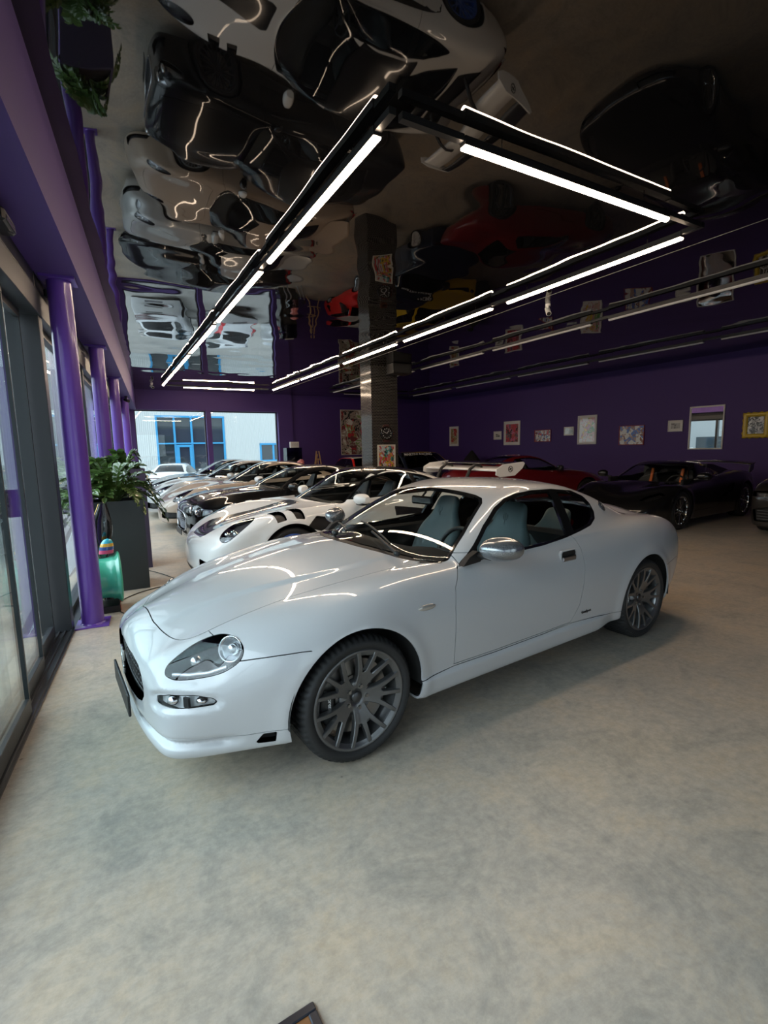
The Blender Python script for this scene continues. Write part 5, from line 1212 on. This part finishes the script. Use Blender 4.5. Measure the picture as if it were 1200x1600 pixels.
WFR = mat('white_picture_frame', (.74, .73, .71), .4); MATB = mat('white_passepartout', (.78, .77, .75), .7)
R_, G_, B_, Y_, K_, T_, P_ = (.55, .04, .05), (.10, .30, .08), (.06, .16, .55), (.75, .50, .05), (.02, .02, .02), (.05, .42, .45), (.70, .18, .30)
def picture(name, label, c, w, h, face, frame, inner, fw=.03, passe=.0, group=None, cat='picture', depth=.03, wavy=0.):
    """frame hung on a wall; face: rotation about z so that local -y looks into the room"""
    o = empty(name, c, face, label, cat, group)
    b = MB(); d = depth
    if wavy:
        rows = []
        for k in range(40):
            t = k/40*4; sd = int(t); u = t-sd; q = [(-1, -1), (1, -1), (1, 1), (-1, 1)]; a, e = q[sd], q[(sd+1) % 4]
            x = (a[0]+(e[0]-a[0])*u)*w/2; z = (a[1]+(e[1]-a[1])*u)*h/2; s_ = 1+wavy*math.sin(k*math.pi*.8)/w
            kx, kz = (w/2-fw)/(w/2), (h/2-fw)/(h/2)
            rows.append([(x*s_, 0, z*s_), (x*s_, -d*.8, z*s_), (x*.5*(1+kx), -d*1.4, z*.5*(1+kz)), (x*kx, -d*.7, z*kz), (x*kx, 0, z*kz)])
        rows.append(rows[0]); b.grid(rows)
    else:
        for x, z, sx, sz in ((0, h/2-fw/2, w, fw), (0, -h/2+fw/2, w, fw), (-w/2+fw/2, 0, fw, h-2*fw), (w/2-fw/2, 0, fw, h-2*fw)): b.box((x, -d/2, z), (sx, d, sz), bev=.003)
    b.build('picture_frame', frame, o)
    b = MB(); b.box((0, -.006, 0), (w-2*fw, .008, h-2*fw)); b.build('backing' if passe else 'artwork', MATB if passe else inner, o)
    if passe: b = MB(); b.box((0, -.0125, 0), (w-2*fw-2*passe, .004, h-2*fw-2*passe)); b.build('artwork', inner, o)
    return o
def on_right(name, label, y0, y1, z0, z1, frame, inner, **k): return picture(name, label, (XR-.002, (y0+y1)/2, (z0+z1)/2), y1-y0, z1-z0, -math.pi/2, frame, inner, group='pictures on the right wall', **k)
on_right('framed_picture', 'tall white framed print with red and green figure, farthest on the right wall', 17.29, 17.93, 1.56, 2.41, WFR, art('print_a', 1, (R_, (.45, .28, .12), G_), (.62, .50, .36), 5), fw=.03, passe=.07)
on_right('framed_picture', 'tiny white framed square picture left of the big red print', 14.60, 15.04, 1.78, 2.10, WFR, art('print_b', 2, (K_, (.3, .3, .28)), (.7, .7, .68), 9), fw=.03, passe=.08)
on_right('framed_picture', 'white framed print with red field and dark shapes on the right wall', 13.61, 14.47, 1.56, 2.45, WFR, art('print_c', 3, (K_, (.60, .10, .10), (.12, .12, .13), P_), (.60, .06, .08), 6), fw=.04, passe=.07)
on_right('framed_picture', 'wide red framed crowded drawing right of the red print', 12.15, 12.90, 1.65, 2.07, mat('red_frame', (.30, .03, .04), .4), art('print_d', 4, (K_, R_, (.5, .4, .3), B_), (.75, .70, .65), 12), fw=.025)
on_right('framed_picture', 'small white certificate left of the tall pastel picture', 11.19, 11.59, 1.84, 2.12, WFR, art('print_e', 5, ((.5, .6, .62), (.6, .68, .7)), (.72, .76, .76), 10), fw=.02, passe=.02)
on_right('framed_picture', 'tall white framed pastel picture in the middle of the right wall', 10.32, 11.04, 1.54, 2.45, WFR, art('print_f', 6, ((.72, .45, .40), G_, Y_, (.55, .25, .30)), (.74, .72, .72), 4), fw=.04, passe=.04)
on_right('framed_picture', 'wide print in thin red frame above the red coupe', 8.74, 9.54, 1.50, 2.06, mat('red_frame'), art('print_g', 7, ((.25, .10, .06), B_, (.45, .30, .25)), (.74, .74, .73), 6), fw=.018)
on_right('framed_picture', 'small white framed grey print left of the large mirror', 7.66, 8.06, 1.84, 2.14, WFR, art('print_h', 8, ((.2, .2, .2), (.4, .4, .4)), (.5, .5, .5), 14), fw=.02, passe=.06)
on_right('wall_mirror', 'large upright mirror in white frame above the black winged sports car', 6.65, 7.50, 1.36, 2.46, WFR, mat('mirror_silver', (.92, .93, .93), .01, 1.), fw=.035, cat='mirror')
on_right('framed_picture', 'yellow ornate frame with black and white cartoon print, rightmost on the wall', 5.68, 6.23, 1.62, 2.22, mat('yellow_frame', (.72, .50, .04), .35, coat=.5), art('print_i', 9, (K_, (.5, .5, .5), K_), (.78, .78, .76), 11), fw=.10, depth=.05, wavy=.025)
picture('pop_art_poster', 'large colourful pop-art canvas on the back wall, left of the mosaic pillar', (9.72, YB+.118, 2.22), 1.82, 1.92, 0, mat('pale_canvas_edge', (.6, .58, .52), .6), art('pop_canvas', 11, (K_, (.42, .36, .30), (.20, .05, .05), R_, (.30, .42, .16), (.78, .75, .70)), (.42, .34, .27), 3.), fw=.03)
picture('framed_print', 'colourful framed print on the mosaic pillar, below the watch clock', (6.62, 11.718, 1.30), .55, .66, 0, mat('cream_frame', (.72, .69, .60), .45), art('pillar_print', 12, (R_, T_, K_, Y_, (.62, .10, .16)), (.55, .66, .66), 9), fw=.035)
# watch-shaped wall clock
o = empty('wall_clock', (6.62, 11.718, 1.93), 0, 'oversized wristwatch wall clock with black dial on the mosaic pillar', 'clock')
RG = mat('rose_gold', (.62, .33, .24), .25, .9)
b = MB(); b.lathe([(.0, -.02), (.165, -.02), (.185, -.045), (.18, -.06), (.155, -.065), (.15, -.05)], ax='y', n=40); b.lathe([(.185, -.045), (.185, 0), (0, 0)], ax='y', n=40); b.build('clock_case', GLB, o)
b = MB(); b.lathe([(0, -.052), (.152, -.050)], ax='y', n=40); di = b.build('dial', BLK, o)
b = MB()
for k in range(12):
    a = k*math.pi/6; b.box((.125*math.sin(a), -.054, .125*math.cos(a)), (.012, .004, .034), rotm('Y', a))
b.build('hour_marks', WHT, di)
b = MB(); b.box((.03, -.058, .035), (.012, .004, .10), rotm('Y', .7)); b.box((-.045, -.058, .02), (.010, .004, .12), rotm('Y', -1.15)); b.build('clock_hands', WHT, di)
for sg in (-1, 1): b = MB(); b.prism([(-.09, .165), (.09, .165), (.075, .235), (-.075, .235)], -.045, 0, lambda u, v, h: (u, h, sg*v)); b.build('strap_link', RG, o)
b = MB(); b.cyl((.185, -.03, 0), (.22, -.03, 0), .022); b.build('clock_crown', RG, o)
# ---------------------------------------------------------------- far end: display case, easel, ornament, board
o = empty('display_case', (6.42, 18.85, 0), 0, 'black plinth with clear acrylic case beside the shop window', 'display case')
b = MB(); b.box((0, 0, .56), (.62, .45, 1.12), bev=.005); b.build('plinth', GLB, o)
b = MB()
for x in (-.305, 0, .305): b.box((x, 0, 1.36), (.008, .43, .48))
b.box((0, .215, 1.36), (.60, .008, .48)); b.box((0, -.215, 1.36), (.60, .008, .48)); b.box((0, 0, 1.604), (.62, .44, .008)); b.build('acrylic_cover', glass('smoky_acrylic', (.55, .58, .62)), o)
o = empty('white_sign', (6.50, 18.85, 1.609), 0, 'small white block with dark lettering on top of the display case', 'sign')
b = MB(); b.box((0, 0, .115), (.36, .10, .23), bev=.012); b.build('sign_block', mat('white_block', (.74, .73, .72), .4), o)
b = MB()
for x in (-.10, -.03, .04, .11): b.tube([(x-.02, -.051, .15), (x+.015, -.051, .165), (x+.012, -.051, .12), (x-.018, -.051, .105), (x+.018, -.051, .075)], .006, 6)
b.build('sign_lettering', mat('grey_lettering', (.16, .16, .17), .5), o)
WOOD = mat('pale_wood', (.48, .31, .17), .5, var=(14, (.40, .25, .13), 6, .2))
o = empty('wooden_easel', (7.4, 18.7, 0), .1, 'wooden artist easel by the back wall, left of the pop-art canvas', 'easel')
for sg in (-1, 1): b = MB(); b.box((sg*.17, -.02, .73), (.04, .03, 1.47), rotm('Y', sg*-.16)); b.build('leg', WOOD, o)
b = MB(); b.box((0, .28, .68), (.035, .03, 1.42), rotm('X', .40)); b.build('leg', WOOD, o)
b = MB(); b.box((0, -.045, .62), (.60, .09, .03)); b.build('tray', WOOD, o); b = MB(); b.box((0, -.03, 1.14), (.20, .025, .045)); b.build('cross_bar', WOOD, o)
b = MB(); b.box((0, -.03, .85), (.03, .02, .56)); b.build('mast', WOOD, o)
o = empty('small_table', (6.25, 17.5, 0), 0, 'small black side table holding the pink ornament near the back wall', 'table')
b = MB(); b.box((0, 0, .88), (.55, .45, .035), bev=.005); b.build('table_top', GLB, o)
for x in (-.24, .24):
    for y in (-.19, .19): b = MB(); b.box((x, y, .43), (.03, .03, .865)); b.build('leg', ALU, o)
b = MB(); rr = random.Random(4)
b.sphere((6.25, 17.5, 1.03), (.12, .11, .13), 20, 12)
for k in range(22):
    a, e = rr.uniform(0, 6.28), rr.uniform(-.4, 1.2); b.sphere((6.25+.10*math.cos(a)*math.cos(e), 17.5+.10*math.sin(a)*math.cos(e), 1.04+.11*math.sin(e)), .045, 10, 6)
tag(b.build('pink_ornament', mat('pink_ceramic', (.62, .22, .22), .3, coat=.6)), 'pink rounded ornament on the small table by the back wall', 'ornament')
b = MB(); b.box((6.585, 12.9, .83), (.19, .06, 1.66), bev=.004); tag(b.build('wooden_board', mat('warm_wood', (.36, .17, .08), .5, var=(8, (.28, .13, .06), 6, .2))), 'upright warm brown wooden board standing behind the mosaic pillar', 'board')
b = MB(); b.box((6.84, 11.35, 3.565), (.56, .36, .26), bev=.008); o = b.build('ceiling_speaker', BLK); tag(o, 'black box speaker under the ceiling in front of the mosaic pillar', 'speaker')
g = MB(); g.box((6.84, 11.167, 3.565), (.48, .006, .20)); g.build('speaker_grille', mat('speaker_cloth', (.03, .03, .03), .8), o)
# fabric covered heap at the right wall behind the cars
b = MB(); rows = []
for k in range(9):
    t = k/8; rows.append([Vector((12.75+(.55*(1-t**2.2)+.02)*math.cos(a)*(1+.14*math.sin(3*a+k)), 15.6+(.75*(1-t**2.0)+.02)*math.sin(a)*(1+.12*math.cos(4*a-k)), 1.38*t)) for a in (2*math.pi*i/24 for i in range(24))])
b.grid(rows, True); tag(b.build('covered_heap', mat('black_cloth_cover', (.012, .012, .013), .8, bump=(14, .6, .03)), sub=1), 'dark cloth-covered heap standing against the right wall', 'cover')
# ---------------------------------------------------------------- cameras and sensors
def cctv(name, label, loc, dirv, m, group):
    o = empty(name, loc, 0, label, 'camera', group); d = Vector(dirv).normalized()
    b = MB(); b.cyl((0, 0, 0), (0, 0, -.035), .04); b.cyl((0, 0, -.03), (0, 0, -.07), .014); b.build('mount', m, o)
    b = MB(); c = Vector((0, 0, -.10)); b.cyl(c-d*.07, c+d*.09, .038, n=20); b.build('camera_body', m, o)
    b = MB(); b.cyl(c+d*.09, c+d*.095, .030, n=20); b.build('camera_lens', GLB, o)
WPL = mat('white_plastic', (.74, .73, .71), .35)
cctv('security_camera', 'white security camera hanging from the ceiling right of the lit light ring', (6.12, 5.68, H), (-.5, -.7, -.75), WPL, 'security cameras')
cctv('security_camera', 'small light security camera on the ceiling before the left shop window', (1.46, 17.6, H), (.3, -.9, -.4), WPL, 'security cameras')
cctv('security_camera', 'dark security camera under the beam by the fourth purple column', fac(14.9, .19, 3.0), (.5, -.8, -.3), BLK, 'security cameras')
for t, lb in ((5.36, 'black door sensor box beside the top of the nearest purple column'), (3.78, 'black door sensor box above the sliding door at the left edge')):
    c = fac(t, .045, 2.90); o = empty('door_sensor', c, FA, lb, 'sensor', 'door sensors')
    b = MB(); b.box((0, 0, 0), (.085, .26, .075), bev=.014); b.build('sensor_body', BLK, o)
    b = MB(); b.box((.045, 0, -.012), (.004, .20, .03)); b.box((.03, .05, -.0385), (.03, .03, .003)); b.build('sensor_window', mat('sensor_chrome', (.35, .33, .32), .2, .9), o)
# ---------------------------------------------------------------- planters with zamioculcas
def planter(label, x0, x1, y0, y1, h, m):
    b = MB(); T = .02
    b.box(((x0+x1)/2, y0+T/2, h/2), (x1-x0, T, h)); b.box(((x0+x1)/2, y1-T/2, h/2), (x1-x0, T, h)); b.box((x0+T/2, (y0+y1)/2, h/2), (T, y1-y0-2*T, h)); b.box((x1-T/2, (y0+y1)/2, h/2), (T, y1-y0-2*T, h)); b.box(((x0+x1)/2, (y0+y1)/2, .02), (x1-x0-2*T, y1-y0-2*T, .04))
    o = b.build('planter', m); tag(o, label, 'planter', 'tall planters'); s_ = MB(); s_.box(((x0+x1)/2, (y0+y1)/2, h-.06), (x1-x0-2*T, y1-y0-2*T, .04)); s_.build('soil', mat('dark_soil', (.03, .022, .016), .9, bump=(40, .8, .01)), o)
    return o
PLA = mat('anthracite_planter', (.030, .036, .038), .4); PLB = mat('dark_plum_planter', (.060, .045, .085), .4)
planter('tall anthracite square planter beside the nearest purple column', -.19, .33, 6.19, 6.66, 1.02, PLA)
planter('tall dark plum planter standing behind the anthracite one', -.06, .44, 7.28, 7.76, 1.335, PLB)
LEAF = mat('zz_leaf_green', (.045, .105, .022), .28, coat=.35, var=(5, (.095, .16, .04), 3, .25)); STEM = mat('zz_stem', (.10, .15, .05), .5)
def zz_plant(label, c, n, rad, hgt, seed, ln=(.55, .95)):
    r = random.Random(seed); o = empty('zz_plant', c, 0, label, 'plant', 'plants in the planters'); fo = MB(); st = MB()
    for k in range(n):
        a = 2*math.pi*(k+r.uniform(-.4, .4))/n*1.0 if k < n*.7 else r.uniform(0, 6.28)
        out = r.uniform(.25, 1.)*rad; up = hgt*r.uniform(.35, 1.)*(1.15-.55*out/rad); L = 14; pts = []
        droop = r.uniform(.1, .55)*out/rad
        for i in range(L):
            t = i/(L-1); pts.append(Vector((math.cos(a)*(.05+out*t**1.15), math.sin(a)*(.05+out*t**1.15), up*(1-(1-t)**1.8)-droop*t**3*.9)))
        st.tube(pts, [.010*(1-.7*i/L)+.002 for i in range(L)], 5)
        for i in range(3, L):
            p = pts[i]; d = (pts[i]-pts[i-1]).normalized(); sd = d.cross(Vector((0, 0, 1))).normalized(); nn = sd.cross(d)
            for sg in ((-1, 1) if i < L-1 else (0,)):
                q = (sd*sg*.9+d*(.55 if sg else 1)+nn*r.uniform(.0, .35)).normalized(); ll = r.uniform(.085, .125)*(1-.25*abs(i-8)/8); w = ll*.31
                s2 = q.cross(nn).normalized(); up_ = s2.cross(q)
                p0, p1, p2, p3 = p, p+q*ll*.35, p+q*ll*.7, p+q*ll
                rows = [[p0-s2*.004, p0, p0+s2*.004], [p1-s2*w+up_*.012, p1-up_*.004, p1+s2*w+up_*.012], [p2-s2*w*.85+up_*.008, p2-up_*.006, p2+s2*w*.85+up_*.008], [p3-s2*.003-up_*.01, p3-up_*.012, p3+s2*.003-up_*.01]]
                fo.grid(rows)
    st.build('stems', STEM, o); fo.build('foliage', LEAF, o); return o
zz_plant('bushy green plant with glossy feathered leaves in the anthracite planter', (.02, 6.42, .98), 58, .56, .64, 3)
zz_plant('second green feathered plant in the plum planter behind', (.19, 7.52, 1.29), 16, .30, .42, 8)
# ---------------------------------------------------------------- green wheel rim with things on it
o = empty('wheel_rim', (-.10, 5.52, 0), .05, 'mint green wheel rim standing on edge behind the nearest purple column', 'wheel rim')
MINT = mat('mint_green_paint', (.07, .50, .33), .3, coat=.8)
b = MB(); b.lathe([(.205, -.145), (.232, -.15), (.238, -.135), (.212, -.12), (.20, -.08), (.196, .0), (.205, .05), (.216, .06), (.216, .085), (.225, .10), (.250, .115), (.255, .13), (.245, .138), (.19, .13), (.185, .09), (.185, -.14)], (0, 0, .325), 'x', 64); b.build('rim_barrel', MINT, o)
b = MB()
for k in range(5):
    a = k*2*math.pi/5+.3; b.tube([(.10, .03*math.cos(a), .325+.03*math.sin(a)), (.115, .19*math.cos(a), .325+.19*math.sin(a))], [.03, .022], 8)
b.lathe([(0, .12), (.05, .115), (.055, .06)], (0, 0, .325), 'x', 24); b.build('rim_spokes', MINT, o)
b = MB(); b.box((.0, 0, .035), (.22, .26, .07), bev=.006); so = b.build('rim_stand', BLK); so.location = (-.10, 5.52, 0); tag(so, 'low black stand with red edge carrying the mint green rim', 'stand')
b = MB(); b.box((.113, 0, .036), (.004, .24, .05)); b.build('red_edge', mat('red_plastic', (.5, .03, .03), .4), so)
o = empty('rainbow_figure', (-.07, 5.52, .572), 0, 'small rainbow coloured heart-shaped figure standing on the mint green rim', 'figure')
cols = [('pink_stripe', (.75, .10, .22)), ('blue_stripe', (.04, .10, .32)), ('yellow_stripe', (.80, .48, .05)), ('cyan_stripe', (.05, .52, .66))]
zs = [0, .035, .068, .10, .145]
for k, (nm, c) in enumerate(cols):
    b = MB(); rows = []
    for i in range(7):
        z = zs[k]+(zs[k+1]-zs[k])*i/6; t = z/.145; rx = .060*(1-t**3)**.5+.004; rows.append([Vector((rx*math.cos(q)+.02*t, rx*.7*math.sin(q), z)) for q in (2*math.pi*j/20 for j in range(20))])
    b.grid(rows, True)
    if k == 3: b.add(rows[-1], [tuple(range(20))])
    if k == 0: b.add(rows[0], [tuple(range(20))[::-1]])
    b.build(nm, mat('figure_'+nm, c, .25, coat=.8), o)
o = empty('paddle_sculpture', (-.09, 5.78, 0), 0, 'slim dark curved sculpture with gold edge behind the mint green rim', 'sculpture')
b = MB(); rows = []
for i in range(21):
    t = i/20; z = .04+1.0*t; w = .035+.06*math.sin(math.pi*max(0, (t-.45)/.55))**1.2 if t > .45 else .035; xc = -.02*math.sin(t*3)+.03*t*t
    rows.append([Vector((xc+w*math.cos(a), .02*math.sin(a), z)) for a in (2*math.pi*k/16 for k in range(16))])
b.grid(rows, True); b.add(rows[-1], [tuple(range(16))]); b.build('blade', GLB, o)
b = MB(); b.tube([r[8]+Vector((-.003, -.004, 0)) for r in rows], .005, 6); b.build('gold_edge', mat('gold_trim', (.65, .45, .18), .25, 1.), o)
b = MB(); b.lathe([(0, 0), (.10, 0), (.10, .03), (.03, .045), (0, .045)], n=32); b.build('foot', BLK, o)
b = MB(); b.box((0, 0, .36), (.10, .03, .72), rotm('Z', FA), .004); bo = b.build('glass_reflection_panel', mat('brown_cardboard', (.30, .16, .08), .7)); bo.location = fac(5.86, .03, 0); tag(bo, 'narrow brown panel standing in for a reflection in the glass behind the nearest purple column', 'panel')  # brown cardboard strip added in place of a reflection in the fixed glass
# ---------------------------------------------------------------- cables and floor frame
CBL = mat('black_cable', (.015, .014, .013), .5)
def cable(label, pts):
    q = [Vector((*p, .006)) for p in pts]; out = []
    for i in range(len(q)-1):
        a, b_, c, d = q[max(i-1, 0)], q[i], q[i+1], q[min(i+2, len(q)-1)]
        for k in range(8):
            t = k/8; out.append(.5*((2*b_)+(c-a)*t+(2*a-5*b_+4*c-d)*t*t+(3*b_-a-3*c+d)*t**3))
    out.append(q[-1]); b = MB(); b.tube(out, .005, 6); tag(b.build('floor_cable', CBL), label, 'cable', 'cables on the floor')
cable('dark cable on the floor running from the planter towards the white track coupe', [(.34, 7.1), (.40, 7.03), (.52, 6.75), (.62, 6.45), (.77, 6.09), (1.0, 5.7)])
cable('thin dark cable looping on the floor beside the mint green rim', [(.03, 5.30), (-.02, 5.49), (.02, 5.76), (.18, 5.98), (.36, 6.10), (.44, 6.13)])
o = empty('floor_box', (.192, .951, 0), .04, 'dark metal framed floor box with brown inlay at the bottom edge of the photo', 'floor box')
b = MB(); w = .20
for x, y, sx, sy in ((0, w-.0125, 2*w, .025), (0, -w+.0125, 2*w, .025), (-w+.0125, 0, .025, 2*w-.05), (w-.0125, 0, .025, 2*w-.05)): b.box((x, y, .006), (sx, sy, .012), bev=.003)
b.build('metal_frame', mat('dark_steel_frame', (.05, .055, .07), .3, .8), o)
b = MB(); b.box((0, 0, .0035), (2*w-.05, 2*w-.05, .005)); b.build('inlay', mat('brown_inlay', (.20, .085, .03), .35, coat=.4), o)
b = MB()
for k in range(4): b.cyl((.16-.035*k, .15, .009), (.155-.035*k, .05, .009), .0035, n=6)
b.build('steel_pins', CHR, o)
build_hero()
